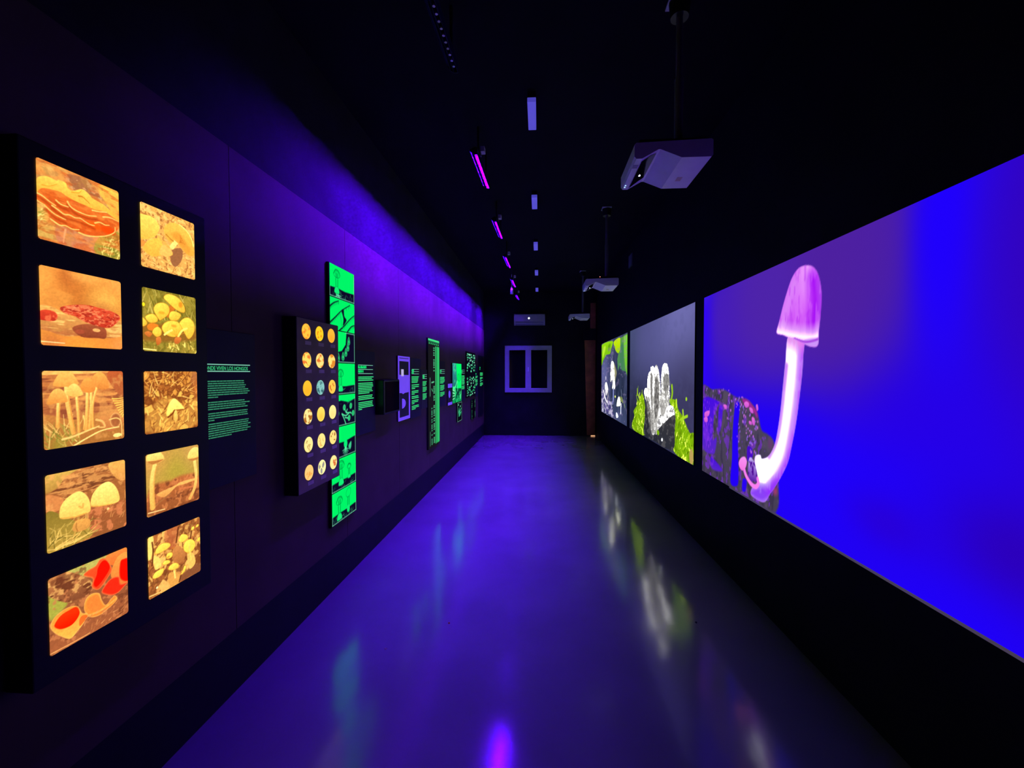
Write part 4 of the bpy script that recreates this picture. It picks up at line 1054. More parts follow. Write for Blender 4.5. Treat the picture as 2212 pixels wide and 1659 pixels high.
def art_diagram(w, h, n, seed, asp):
    c = Canvas(w, h, (8, 6, 24), asp=asp, seed=seed)
    rs = np.random.RandomState(seed)
    G2 = [(70, 230, 150), (110, 246, 180), (50, 190, 126), (150, 250, 206)]
    for col in np.linspace(0.08, 0.92, n):
        v = 0.04
        while v < 0.97:
            k = rs.uniform(0.012, 0.05)
            if rs.rand() < 0.8 and abs(v - 0.47) > 0.06:
                c.ell(col + rs.uniform(-0.03, 0.03), v + k / 2, rs.uniform(0.03, 0.07), k * 0.5, G2[rs.randint(4)])
            v += k + rs.uniform(0.015, 0.035)
    return c


# ================================================================== THE SETTING
def slab(name, verts, faces, material):
    me = bpy.data.meshes.new(name)
    me.from_pydata(verts, [], faces)
    me.materials.append(material)
    me.update()
    o = bpy.data.objects.new(name, me)
    COL.objects.link(o)
    return tag(o, kind='structure')


def xl(y):
    return LA + LB * y


def xr(y):
    return RA + RB * y


def thick(name, quad, off, material):
    """a slab from a quad and an offset vector"""
    v = [tuple(p) for p in quad] + [tuple(a + b for a, b in zip(p, off)) for p in quad]
    return slab(name, v, [(0, 1, 2, 3), (7, 6, 5, 4), (0, 4, 5, 1), (1, 5, 6, 2), (2, 6, 7, 3), (3, 7, 4, 0)], material)


E_ = 0.25
floor = thick('floor', [(xl(Y0) - E_, Y0 - E_, 0), (xr(Y0) + E_, Y0 - E_, 0), (xr(Y1) + E_, Y1 + E_, 0), (xl(Y1) - E_, Y1 + E_, 0)], (0, 0, -0.1), M['floor'])
tag(floor, 'glossy grey epoxy floor of the dark gallery, lit violet along its left side', 'floor')
ceil = thick('ceiling', [(xl(Y0) - E_, Y0 - E_, CEIL), (xl(Y1) - E_, Y1 + E_, CEIL), (xr(Y1) + E_, Y1 + E_, CEIL), (xr(Y0) + E_, Y0 - E_, CEIL)], (0, 0, 0.1), M['ceiling'])
tag(ceil, 'black painted ceiling above the gallery', 'ceiling')
wl = thick('wall_left', [(xl(Y0), Y0, 0), (xl(Y1), Y1, 0), (xl(Y1), Y1, CEIL), (xl(Y0), Y0, CEIL)], (-0.15, 0, 0), M['upper_paint'])
tag(wl, 'long left wall with dark cladding panels below a black upper strip', 'wall')
wr = thick('wall_right', [(xr(Y0), Y0, 0), (xr(Y0), Y0, CEIL), (xr(Y1), Y1, CEIL), (xr(Y1), Y1, 0)], (0.15, 0, 0), M['black_paint'])
tag(wr, 'black right wall that carries the three projected pictures', 'wall')
we = thick('wall_end', [(xl(Y1) - 0.15, Y1, 0), (xr(Y1) + 0.15, Y1, 0), (xr(Y1) + 0.15, Y1, CEIL), (xl(Y1) - 0.15, Y1, CEIL)], (0, 0.15, 0), M['black_paint'])
tag(we, 'black end wall with the white window frame', 'wall')
wf = thick('wall_front', [(xl(Y0) - 0.15, Y0, 0), (xl(Y0) - 0.15, Y0, CEIL), (xr(Y0) + 0.15, Y0, CEIL), (xr(Y0) + 0.15, Y0, 0)], (0, -0.15, 0), M['black_paint'])
tag(wf, 'black wall behind the photographer', 'wall')

# cladding boards of the left wall (one object each, 1.22 m wide)
CL = 0.006
a = 2.02 - 1.22 * 3
while a < Y1 - 0.01:
    b = min(a + 1.22, Y1)
    m = MB()
    g = 0.0018
    m.v = [(xl(a + g), a + g, 0.32), (xl(b - g), b - g, 0.32), (xl(b - g), b - g, 2.78), (xl(a + g), a + g, 2.78)]
    m.v += [(x + CL, y, z) for x, y, z in m.v]
    m.f = [(0, 3, 2, 1), (4, 5, 6, 7), (0, 1, 5, 4), (1, 2, 6, 5), (2, 3, 7, 6), (3, 0, 4, 7)]
    m.build('cladding_panel', M['cladding'], wl)
    a += 1.22
bb = thick('baseboard_left', [(xl(Y0) + 0.003, Y0, 0), (xl(Y1) + 0.003, Y1, 0), (xl(Y1) + 0.003, Y1, 0.318), (xl(Y0) + 0.003, Y0, 0.318)], (-0.003, 0, 0), M['plinth'])
tag(bb, 'tall black plinth along the foot of the left wall', 'baseboard')

# window in the end wall: white frame, two dark sashes
w = empty('window_1', (-0.29, Y1, 1.14))
tag(w, 'white double window frame with two blacked-out panes on the end wall', 'window', kind='structure')
m = MB()
X = 0.615
m.box(-X, X, -0.05, 0, 0, 0.115).box(-X, X, -0.05, 0, 1.11, 1.225)
m.box(-X, -X + 0.115, -0.05, 0, 0.115, 1.11).box(X - 0.12, X, -0.05, 0, 0.115, 1.11)
m.build('frame', M['white_frame'], w, 0.004)
MB().box(-0.075, 0.075, -0.045, 0, 0.115, 1.11).build('mullion', M['white_frame'], w, 0.004)
MB().box(-X + 0.115, -0.075, -0.014, -0.004, 0.115, 1.11).build('pane', M['glass_black'], w)
MB().box(0.075, X - 0.12, -0.014, -0.004, 0.115, 1.11).build('pane', M['glass_black'], w)
MB().box(-0.012, 0.012, -0.062, -0.045, 0.55, 0.66).build('latch', M['white_plastic'], w, 0.003)

# door at the right end of the end wall
d = empty('door_1', (1.475, Y1, 0))
tag(d, 'narrow orange-brown wooden door at the right end of the end wall', 'door', kind='structure')
lf = MB()
lf.v = [(-0.305, -0.04, 2.50), (-0.02, -0.02, 2.50), (-0.02, -0.005, 2.50), (-0.305, -0.005, 2.50), (-0.235, -0.04, 0.03), (-0.02, -0.02, 0.03), (-0.02, -0.005, 0.03), (-0.235, -0.005, 0.03)]
lf.f = [(0, 1, 2, 3), (7, 6, 5, 4), (0, 4, 5, 1), (1, 5, 6, 2), (2, 6, 7, 3), (3, 7, 4, 0)]
lf.build('door_leaf', M['wood'], d)
MB().box(-0.34, -0.012, -0.06, -0.005, 2.51, 2.78).build('lintel', M['black_paint'], d)
MB().box(-0.155, -0.02, -0.03, -0.005, 2.80, 3.46).build('transom_panel', M['wood'], d)
MB().box(-0.13, -0.02, -0.018, -0.006, 0.004, 0.022).build('light_gap', emit_mat('warm_light_under_door', lin((255, 190, 140)), 1.0), d)

# ================================================================== LEFT WALL
# big lightbox with ten photographs
root = left_root('lightbox', 1.10, 0.70)
tag(root, 'tall black lightbox with ten glowing orange mushroom photographs, nearest on the left wall', 'lightbox')
MB().box(0, 0.657, -0.098, -CL, 0, 1.62).build('cabinet', M['cabinet'], root, 0.004)
arts = [(art_bracket_fungus, 'layered orange bracket fungus on a trunk'), (art_red_crust, 'red crust fungus on a branch before an orange blur'),
        (art_five_bells, 'group of five bell-capped mushrooms on thin stems'), (art_two_domes, 'two pale domed mushroom caps in moss'),
        (art_scarlet_cups, 'scarlet and orange cup fungi on dark bark'), (art_chanterelles, 'yellow upturned mushroom caps on straw'),
        (art_yellow_cluster, 'cluster of yellow mushrooms laid on grass'), (art_pale_cap_litter, 'single pale cap in brown leaf litter'),
        (art_two_stalks, 'two long-stalked pale mushrooms at the picture edges'), (art_small_caps_bark, 'many small yellow caps on cracked bark')]
for i, (fn, txt) in enumerate(arts):
    y0 = (1.1425 if i < 5 else 1.458) - 1.10
    zt = 2.275 - 0.3137 * (i % 5) - 0.70
    o = print_sheet('photograph', fn().grade(), y0, y0 + 0.238, zt - 0.237, zt, -0.100, root, M['print_small'], gain=0.5, corner=0.008)
    part_label(o, 'backlit photograph: ' + txt)

GREEN_DIM = emit_mat('green_lettering_dim', lin((52, 132, 98)))  # same green, with the weaker blacklight near the first board put into the colour
GREEN_TXT = emit_mat('green_lettering', lin((60, 226, 130)))
GREEN_HEAD = emit_mat('green_heading', lin((20, 240, 120)))
GREEN_HEAD_DIM = emit_mat('green_heading_dim', lin((56, 180, 118)))  # heading green darkened for the weaker light on the first board
RULE = emit_mat('pale_rule', lin((120, 190, 165)))
for mm in (GREEN_DIM, GREEN_TXT, GREEN_HEAD, GREEN_HEAD_DIM, RULE):
    mm.cycles.emission_sampling = 'NONE'


def lettering(name, text, x0, x1, z, h, y, parent, material):
    cu = bpy.data.curves.new(name, 'FONT')
    cu.body = text
    cu.size = 1.0
    cu.resolution_u = 3
    cu.offset = 0.018
    tmp = bpy.data.objects.new('tmp_text', cu)
    COL.objects.link(tmp)
    me = bpy.data.meshes.new_from_object(tmp.evaluated_get(bpy.context.evaluated_depsgraph_get()))
    bpy.data.objects.remove(tmp)
    co = np.array([v.co[:] for v in me.vertices])
    bx0, bx1 = co[:, 0].min(), co[:, 0].max()
    out = np.empty_like(co)
    out[:, 0] = x0 + (co[:, 0] - bx0) / (bx1 - bx0) * (x1 - x0)
    out[:, 1] = y
    out[:, 2] = z + co[:, 1] / 0.72 * h
    me.vertices.foreach_set('co', out.astype(np.float32).ravel())
    me.materials.clear()
    me.materials.append(material)
    me.update()
    me.name = name
    o = bpy.data.objects.new(name, me)
    COL.objects.link(o)
    o.parent = parent
    return o


def para(parent, x0, x1, ztop, n, pitch, last, y, material, seed, fat=0.52):
    """a paragraph of small unreadable print: lines broken into words"""
    rs = random.Random(seed)
    m = MB()
    for k in range(n):
        z = ztop - k * pitch
        end = x0 + (x1 - x0) * (last if k == n - 1 else rs.uniform(0.86, 1.0))
        x = x0
        while x < end - 0.004:
            w_ = min(rs.uniform(0.014, 0.045), end - x)
            m.quad(x, x + w_, y, z - pitch * fat, z)
            x += w_ + 0.0022
    return m.build('text_block', material, parent)


def heading_blocks(parent, x0, z, words, h, y, material):
    """a heading seen too small to read: upright strokes of letters"""
    rs = random.Random(int(z * 1000))
    m = MB()
    x = x0
    for wd in words:
        for _ in range(wd):
            w_ = h * 0.62
            m.quad(x, x + h * 0.2, y, z, z + h)
            if rs.random() < 0.8:
                m.quad(x + h * 0.42, x + w_, y, z, z + h)
            m.quad(x, x + w_, y - 0.0002, z + (h * 0.42 if rs.random() < 0.5 else 0), z + h * 0.62)
            x += w_ + h * 0.12
        x += h * 0.3
    return m.build('heading', material, parent)


def text_board(y0, y1, z0, z1, label, paras, rules=(), head=None, mat_b='board', mat_t=None, mat_h=None, group='text boards along the left wall', seed=0, th=0.018):
    r_ = left_root('text_board', y0, z0)
    tag(r_, label, 'board', group)
    MB().box(0, y1 - y0, -th, -CL, 0, z1 - z0).build('board', M[mat_b], r_, 0.002)
    yy = -th - 0.0015
    if head:
        head(r_, yy)
    for z, xa, xb in rules:
        MB().quad(xa - y0, xb - y0, yy, z - z0 - 0.0025, z - z0 + 0.0025).build('rule', RULE, r_)
    for k, (zt, n, pitch, last, xa, xb) in enumerate(paras):
        para(r_, xa - y0, xb - y0, zt - z0, n, pitch, last, yy, mat_t or GREEN_TXT, seed * 31 + k)
    return r_


def board_one_head(r_, yy):
    lettering('heading', 'D\u00d3NDE VIVEN LOS HONGOS', 1.815 - 1.77, 2.113 - 1.77, 1.656 - 1.09, 0.019, yy, r_, GREEN_HEAD_DIM)


text_board(1.77, 2.172, 1.09, 1.85, 'navy text board headed DONDE VIVEN LOS HONGOS beside the big lightbox',
           [(1.605, 8, 0.0109, 0.3, 1.815, 2.125), (1.505, 4, 0.0109, 0.95, 1.815, 2.125), (1.452, 4, 0.0109, 0.22, 1.815, 2.125), (1.402, 7, 0.0109, 0.55, 1.815, 2.135)],
           [(1.683, 1.815, 2.13), (1.650, 1.815, 2.13)], board_one_head, mat_t=GREEN_DIM, seed=1)


def blocks(y0, z0, spec, mt=None):
    def f(r_, yy):
        for x, z, words, h in spec:
            heading_blocks(r_, x - y0, z - z0, words, h, yy, mt or GREEN_HEAD)
    return f


text_board(3.375, 3.785, 1.11, 1.838, 'navy text board right of the green drawing strip, with a two-line green heading',
           [(1.612, 3, 0.0145, 0.97, 3.43, 3.75), (1.558, 7, 0.0145, 0.7, 3.43, 3.75), (1.447, 3, 0.0145, 1.0, 3.43, 3.75), (1.392, 5, 0.0145, 0.22, 3.43, 3.75)],
           [(1.712, 3.43, 3.735), (1.675, 3.43, 3.735), (1.638, 3.43, 3.735)], blocks(3.375, 1.11, [(3.43, 1.683, (2, 7), 0.024), (3.43, 1.646, (6,), 0.024)]), seed=2)
text_board(4.82, 5.24, 1.10, 1.825, 'navy text board between the violet framed poster and the small grey board',
           [(1.603, 5, 0.017, 0.8, 4.86, 5.15), (1.505, 1, 0.02, 1.0, 4.86, 5.15), (1.482, 2, 0.02, 0.45, 4.86, 5.15), (1.430, 3, 0.018, 0.4, 4.86, 5.15),
            (1.366, 2, 0.02, 0.95, 4.86, 5.15), (1.316, 3, 0.018, 0.35, 4.86, 5.15), (1.25, 3, 0.018, 0.5, 4.86, 5.16)],
           [(1.69, 4.87, 5.15), (1.662, 4.87, 5.15), (1.634, 4.87, 5.15)], blocks(4.82, 1.10, [(4.86, 1.666, (6,), 0.02), (4.86, 1.638, (6,), 0.02)]), seed=3)
text_board(5.255, 5.53, 1.18, 1.69, 'small dark grey text board tucked against the tall green chart',
           [(1.535, 4, 0.017, 0.7, 5.31, 5.50), (1.46, 4, 0.017, 0.7, 5.31, 5.50), (1.375, 5, 0.017, 0.6, 5.31, 5.50)],
           [(1.622, 5.31, 5.505), (1.598, 5.31, 5.505), (1.572, 5.31, 5.505)], blocks(5.255, 1.18, [(5.31, 1.600, (6,), 0.019), (5.31, 1.575, (6,), 0.019)]), mat_b='dark_board', seed=4)
text_board(6.165, 6.555, 1.13, 1.83, 'navy text board just beyond the tall green chart',
           [(1.585, 6, 0.018, 0.7, 6.22, 6.52), (1.46, 5, 0.018, 0.7, 6.22, 6.52), (1.352, 4, 0.018, 0.6, 6.22, 6.52)],
           [(1.697, 6.22, 6.52), (1.668, 6.22, 6.52), (1.638, 6.22, 6.52)], blocks(6.165, 1.13, [(6.22, 1.672, (6,), 0.02), (6.22, 1.642, (5,), 0.02)]), seed=5)
text_board(7.84, 8.23, 1.10, 1.83, 'navy text board between the green spore poster and the far diagram',
           [(1.60, 5, 0.019, 0.8, 7.89, 8.19), (1.51, 5, 0.019, 0.9, 7.89, 8.19), (1.40, 4, 0.019, 0.9, 7.89, 8.19)],
           [(1.705, 7.89, 8.18), (1.675, 7.89, 8.18), (1.642, 7.89, 8.18)], blocks(7.84, 1.10, [(7.89, 1.678, (4,), 0.022), (7.89, 1.645, (4,), 0.022)]), seed=6)
text_board(9.46, 9.90, 1.10, 1.83, 'dark text board directly beyond the far green diagram',
           [(1.58, 3, 0.02, 0.6, 9.50, 9.82), (1.50, 4, 0.02, 0.9, 9.50, 9.82), (1.405, 3, 0.02, 0.6, 9.50, 9.82)],
           [], blocks(9.46, 1.10, [(9.52, 1.615, (5,), 0.03)]), seed=7)
text_board(9.98, 10.74, 0.58, 2.08, 'tall black text board at the far end of the left wall',
           [(1.66, 4, 0.022, 0.9, 10.18, 10.66), (1.545, 3, 0.022, 0.5, 10.18, 10.66), (1.465, 2, 0.022, 0.4, 10.18, 10.66), (1.405, 4, 0.022, 0.6, 10.18, 10.66)],
           [], blocks(9.98, 0.58, [(10.14, 1.77, (4,), 0.035), (10.14, 1.725, (3,), 0.035)]), mat_b='cabinet', seed=8)

# box of eighteen round windows
root = left_root('specimen_box', 2.430, 0.89)
tag(root, 'deep black box with eighteen glowing round specimen windows', 'display box')
MB().box(0, 0.515, -0.0935, -CL, 0, 1.096).build('cabinet', M['cabinet'], root, 0.004)
MB().box(0.004, 0.511, -0.0955, -0.0925, 0.004, 1.092).build('front_panel', M['panel_face'], root)
disc_specs = [((255, 196, 66), (244, 130, 40), 'v'), ((255, 204, 40), (236, 130, 20), 's'), ((255, 184, 58), (255, 164, 40), 'p'),
              ((255, 222, 100), (240, 110, 44), 'b'), ((255, 226, 130), (226, 110, 40), 'b'), ((255, 226, 120), (220, 130, 40), 'b'),
              ((255, 190, 48), (255, 176, 40), 'p'), ((134, 196, 190), (52, 96, 104), 'v'), ((255, 200, 80), (206, 106, 40), 's'),
              ((255, 232, 150), (170, 96, 30), 'b'), ((255, 220, 96), (240, 196, 70), 'p'), ((255, 236, 150), (255, 222, 130), 'p'),
              ((255, 234, 150), (176, 130, 60), 'l'), ((255, 230, 140), (220, 160, 70), 'l'), ((255, 222, 130), (150, 84, 30), 's'),
              ((255, 200, 120), (226, 150, 60), 'l'), ((255, 244, 170), (150, 146, 150), 'y'), ((255, 232, 150), (230, 120, 60), 'r')]
for k, (ca, cb, kind_) in enumerate(disc_specs):
    r_, q_ = divmod(k, 3)
    cx, cz = 0.104 + 0.1545 * q_ + 0.004 * r_ * 0.6, 1.014 - 0.1790 * r_
    c = Canvas(36, 36, ca, seed=70 + k)
    if kind_ == 'v':
        c.tex(cb, 5, 6, 0.55, 0.12, 0.9)
    elif kind_ == 'b':
        c.tex(cb, 4, 5, 0.54, 0.06, 0.95)
    elif kind_ == 's':
        for _ in range(5):
            c.ell(c.rs.uniform(0.2, 0.75), c.rs.uniform(0.15, 0.8), c.rs.uniform(0.05, 0.1), c.rs.uniform(0.05, 0.1), cb)
    elif kind_ == 'p':
        c.blob(0.5, 0.7, 0.4, 0.3, cb, 0.9)
    elif kind_ == 'l':
        for _ in range(7):
            x_, y_ = c.rs.uniform(0.15, 0.8), c.rs.uniform(0.15, 0.8)
            c.stroke([(x_, y_), (x_ + c.rs.uniform(-0.2, 0.2), y_ + 0.1), (x_ + c.rs.uniform(-0.2, 0.2), y_ + 0.18)], 0.022, cb)
    elif kind_ == 'y':
        c.ell(0.66, 0.38, 0.12, 0.2, cb, rot=25, rim=(80, 76, 90), rimw=0.05).ell(0.18, 0.42, 0.12, 0.15, cb, rim=(80, 76, 90), rimw=0.05).ell(0.42, 0.75, 0.12, 0.2, cb, rim=(80, 76, 90), rimw=0.05)
    else:
        c.ell(0.56, 0.45, 0.13, 0.14, cb, rim=(170, 60, 30), rimw=0.06).ell(0.68, 0.66, 0.17, 0.13, cb, rim=(170, 60, 30), rimw=0.06).ell(0.85, 0.42, 0.1, 0.1, cb, rim=(170, 60, 30), rimw=0.06)
    print_disc('specimen_window', c, cx, cz, 0.049, -0.0968, root, M['print_small'], level=1.1)
    x0 = cx - 0.012
    MB().box(x0, x0 + 0.066, -0.0963, -0.0955, cz - 0.083, cz - 0.060).build('caption', M['caption'], root)

# green drawing strip
root = left_root('drawing_strip', 2.952, 0.50)
tag(root, 'tall strip of eight fluorescent green mushroom life-cycle drawings', 'poster')
MB().box(-0.006, 0.392, -0.030, -CL, -0.004, 1.952).build('backing', M['cabinet'], root, 0.002)
names = ['mushroom above dark soil', 'branching threads', 'row of drop-shaped spores', 'toadstool on soil', 'germinating spores', 'bulb with roots', 'mushrooms sprouting', 'two grown mushrooms']
for k in range(8):
    zt = 1.947 - k * 0.2434
    o = print_sheet('drawing', comic(k), 0, 0.390, zt - 0.2365, zt, -0.0315, root, M['print_small'])
    part_label(o, 'fluorescent green drawing: ' + names[k])

# black monitor
root = left_root('monitor', 3.80, 1.25)
tag(root, 'switched-off black monitor sticking out of the left wall', 'monitor')
MB().box(0, 0.42, -0.10, -CL, 0, 0.33).build('housing', M['black_plastic'], root, 0.012, 3)
MB().box(0.02, 0.40, -0.1015, -0.099, 0.02, 0.31).build('screen', M['glass_black'], root)

# framed posters, their violet light put in as emission
root = left_root('framed_poster', 4.385, 1.12)
tag(root, 'tall violet-glowing framed poster beside the black monitor', 'poster', 'violet framed posters')
W_, H_ = 0.385, 0.71
MB().box(0, W_, -0.022, -CL, 0, H_).build('backing', M['dark_board'], root)
m = MB()
m.box(0, W_, -0.028, -0.022, 0, 0.035).box(0, W_, -0.028, -0.022, H_ - 0.018, H_).box(0, 0.03, -0.028, -0.022, 0.035, H_ - 0.018).box(W_ - 0.03, W_, -0.028, -0.022, 0.035, H_ - 0.018)
m.build('frame', M['glow_paper'], root)
MB().box(0.03, W_ - 0.03, -0.026, -0.022, H_ - 0.055, H_ - 0.026).build('heading_strip', M['glow_paper'], root)
m = MB()
pr = [(0.03, 0.505), (W_ - 0.03, 0.50), (W_ - 0.045, 0.305), (0.2, 0.30), (0.16, 0.29), (0.12, 0.302), (0.04, 0.307)]
n = len(pr)
m.v = [(x, -0.026, z) for x, z in pr] + [(x, -0.022, z) for x, z in pr]
m.f = [tuple(reversed(range(n)))] + [(i, (i + 1) % n, n + (i + 1) % n, n + i) for i in range(n)]
m.build('sheet', M['glow_paper'], root)
m = MB()
pr = [(0.125, 0.24)] + [(0.125 + 0.115 * math.sin(R(t)), 0.185 + 0.055 * math.cos(R(t))) for t in range(20, 180, 20)] + [(0.125, 0.13)]
n = len(pr)
m.v = [(x, -0.026, z) for x, z in pr] + [(x, -0.022, z) for x, z in pr]
m.f = [tuple(range(n))] + [(i, (i + 1) % n, n + (i + 1) % n, n + i) for i in range(n)]
m.build('half_disc', M['glow_paper'], root)
MB().box(0.095, 0.165, -0.0295, -0.026, 0.49, 0.565).build('paper_tag', emit_mat('white_tag_added_glow', lin((196, 184, 236)), 0.9), root)  # plain white paper, its brightness under the violet light added as emission

root = left_root('framed_poster', 6.71, 1.112)
tag(root, 'small violet framed poster left of the green spore poster', 'poster', 'violet framed posters')
MB().box(0, 0.318, -0.022, -CL, 0, 0.36).build('backing', M['dark_board'], root)
MB().box(0.01, 0.315, -0.026, -0.022, 0.29, 0.355).build('heading_strip', M['glow_paper'], root)
MB().box(0.01, 0.315, -0.026, -0.022, 0.0, 0.045).build('bottom_strip', M['glow_paper'], root)
MB().cyl((0.12, -0.026, 0.18), 0.06, 0.004, 'y', 20).build('disc', M['glow_paper'], root)

# tall green chart
root = left_root('timeline_chart', 5.527, 0.60)
tag(root, 'tallest narrow dark chart with fluorescent green vertical bars', 'chart')
MB().box(0, 0.605, -0.030, -CL, 0, 1.522).build('backing', M['cabinet'], root, 0.002)
print_sheet('print', art_timeline(), 0.004, 0.601, 0.004, 1.518, -0.0315, root, M['print_small'])

# spore poster and its lower sheet
root = left_root('spore_poster', 7.03, 1.12)
tag(root, 'fluorescent green and teal poster with a spore drawing, beside the small violet poster', 'poster')
MB().box(0, 0.77, -0.030, -CL, 0, 0.70).build('backing', M['cabinet'], root, 0.002)
print_sheet('print', art_spore_poster(), 0.003, 0.767, 0.003, 0.697, -0.0315, root, M['print_small'])
root = left_root('root_sketch', 7.43, 0.752)
tag(root, 'small black sheet with pale outline and green root sketch under the spore poster', 'poster')
MB().box(0, 0.40, -0.030, -CL, 0, 0.355).build('backing', M['cabinet'], root, 0.002)
print_sheet('print', art_root_sketch(), 0.002, 0.398, 0.002, 0.353, -0.0315, root, M['print_small'])

# far diagram boards
root = left_root('diagram_board', 8.34, 1.14)
tag(root, 'large far board covered with rows of small green diagram marks', 'board')
MB().box(0, 1.06, -0.030, -CL, 0, 0.95).build('backing', M['cabinet'], root, 0.002)
print_sheet('print', art_diagram(60, 80, 7, 81, 1.1), 0.003, 1.057, 0.003, 0.947, -0.0315, root, M['print_small'])
root = left_root('diagram_board', 8.92, 0.64)
tag(root, 'small dark board of faint green marks under the large far diagram', 'board')
MB().box(0, 0.47, -0.030, -CL, 0, 0.43).build('backing', M['cabinet'], root, 0.002)
print_sheet('print', art_diagram(30, 40, 2, 84, 1.1), 0.003, 0.467, 0.003, 0.427, -0.0315, root, M['print_small'], level=0.6)

# ================================================================== RIGHT WALL
for ya, yb, fn, label, txt, gain, thr in (
        (3.98, 1.14, art_tall_mushroom, 'nearest projected picture: pink-capped white mushroom on deep blue', 'tall white-stalked mushroom with a pink cap on blue', 2.6, 0.72),
        (7.03, 4.20, art_dead_fingers, 'middle projected picture: pale finger-shaped fungi among lime moss on slate blue', 'white finger-shaped fungi between lime green moss', 14.0, 0.74),
        (10.05, 7.24, art_white_bells, 'farthest projected picture: white bell mushrooms under lime leaves', 'white bell-shaped mushrooms under lime leaves', 5.0, 0.80)):
    root = right_root('projected_picture', ya, 0.72)
    tag(root, label, 'projection', 'projected pictures on the right wall')
    L_ = ya - yb
    MB().box(-0.003, L_ + 0.003, -0.010, 0.0, 0.008, 1.622).build('screen_board', M['cabinet'], root)
    o = print_sheet('image', fn(), 0, L_, 0.012, 1.618, -0.0115, root, M['print_big'], gain=gain, thr=thr)
    part_label(o, 'projected image of ' + txt)
    if ya < 4:
        MB().box(0.55, L_, -0.0125, -0.0105, 0.0, 0.013).build('lower_border', M['screen_border'], root)

root = right_root('wall_plate', 7.16, 3.40)
tag(root, 'small square grey cover plate high on the right wall', 'plate')
MB().box(0, 0.23, -0.02, 0, 0, 0.2).build('cover', M['grey_plate'], root, 0.004)
MB().cyl((0.03, -0.022, 0.1), 0.006, 0.003, 'y', 10).build('screw', M['steel'], root)
MB().cyl((0.20, -0.022, 0.1), 0.006, 0.003, 'y', 10).build('screw', M['steel'], root)

# ================================================================== END WALL: AIR CONDITIONER
root = empty('air_conditioner', (-0.255, Y1, 2.895))
tag(root, 'white wall air conditioner above the window frame on the end wall', 'air conditioner')
m = MB()
pr = [(0.0, 0.0), (-0.10, 0.0), (-0.16, 0.04), (-0.19, 0.10), (-0.19, 0.26), (-0.17, 0.28), (0.0, 0.28)]
n = len(pr)
m.v = [(-0.4, y, z) for y, z in pr] + [(0.4, y, z) for y, z in pr]
m.f = [tuple(reversed(range(n))), tuple(range(n, 2 * n))] + [(i, n + i, n + (i + 1) % n, (i + 1) % n) for i in range(n)]
m.f = [tuple(reversed(q)) for q in m.f]
m.build('body', M['white_frame'], root, 0.008, 2)
MB().box(-0.37, 0.37, -0.196, -0.185, 0.085, 0.265).build('front_panel', M['white_frame'], root, 0.003)
o = MB()
o.v = [(-0.36, -0.108, -0.004), (0.36, -0.108, -0.004), (0.36, -0.19, 0.072), (-0.36, -0.19, 0.072), (-0.36, -0.100, 0.0), (0.36, -0.100, 0.0), (0.36, -0.182, 0.076), (-0.36, -0.182, 0.076)]
o.f = [(0, 1, 2, 3), (7, 6, 5, 4), (0, 4, 5, 1), (1, 5, 6, 2), (2, 6, 7, 3), (3, 7, 4, 0)]
o.build('louvre_flap', M['grey_plate'], root)
MB().cyl((-0.015, -0.2, 0.165), 0.022, 0.006, 'y', 16).build('status_light', emit_mat('white_status_light', (1, 1, 1), 3.0), root)

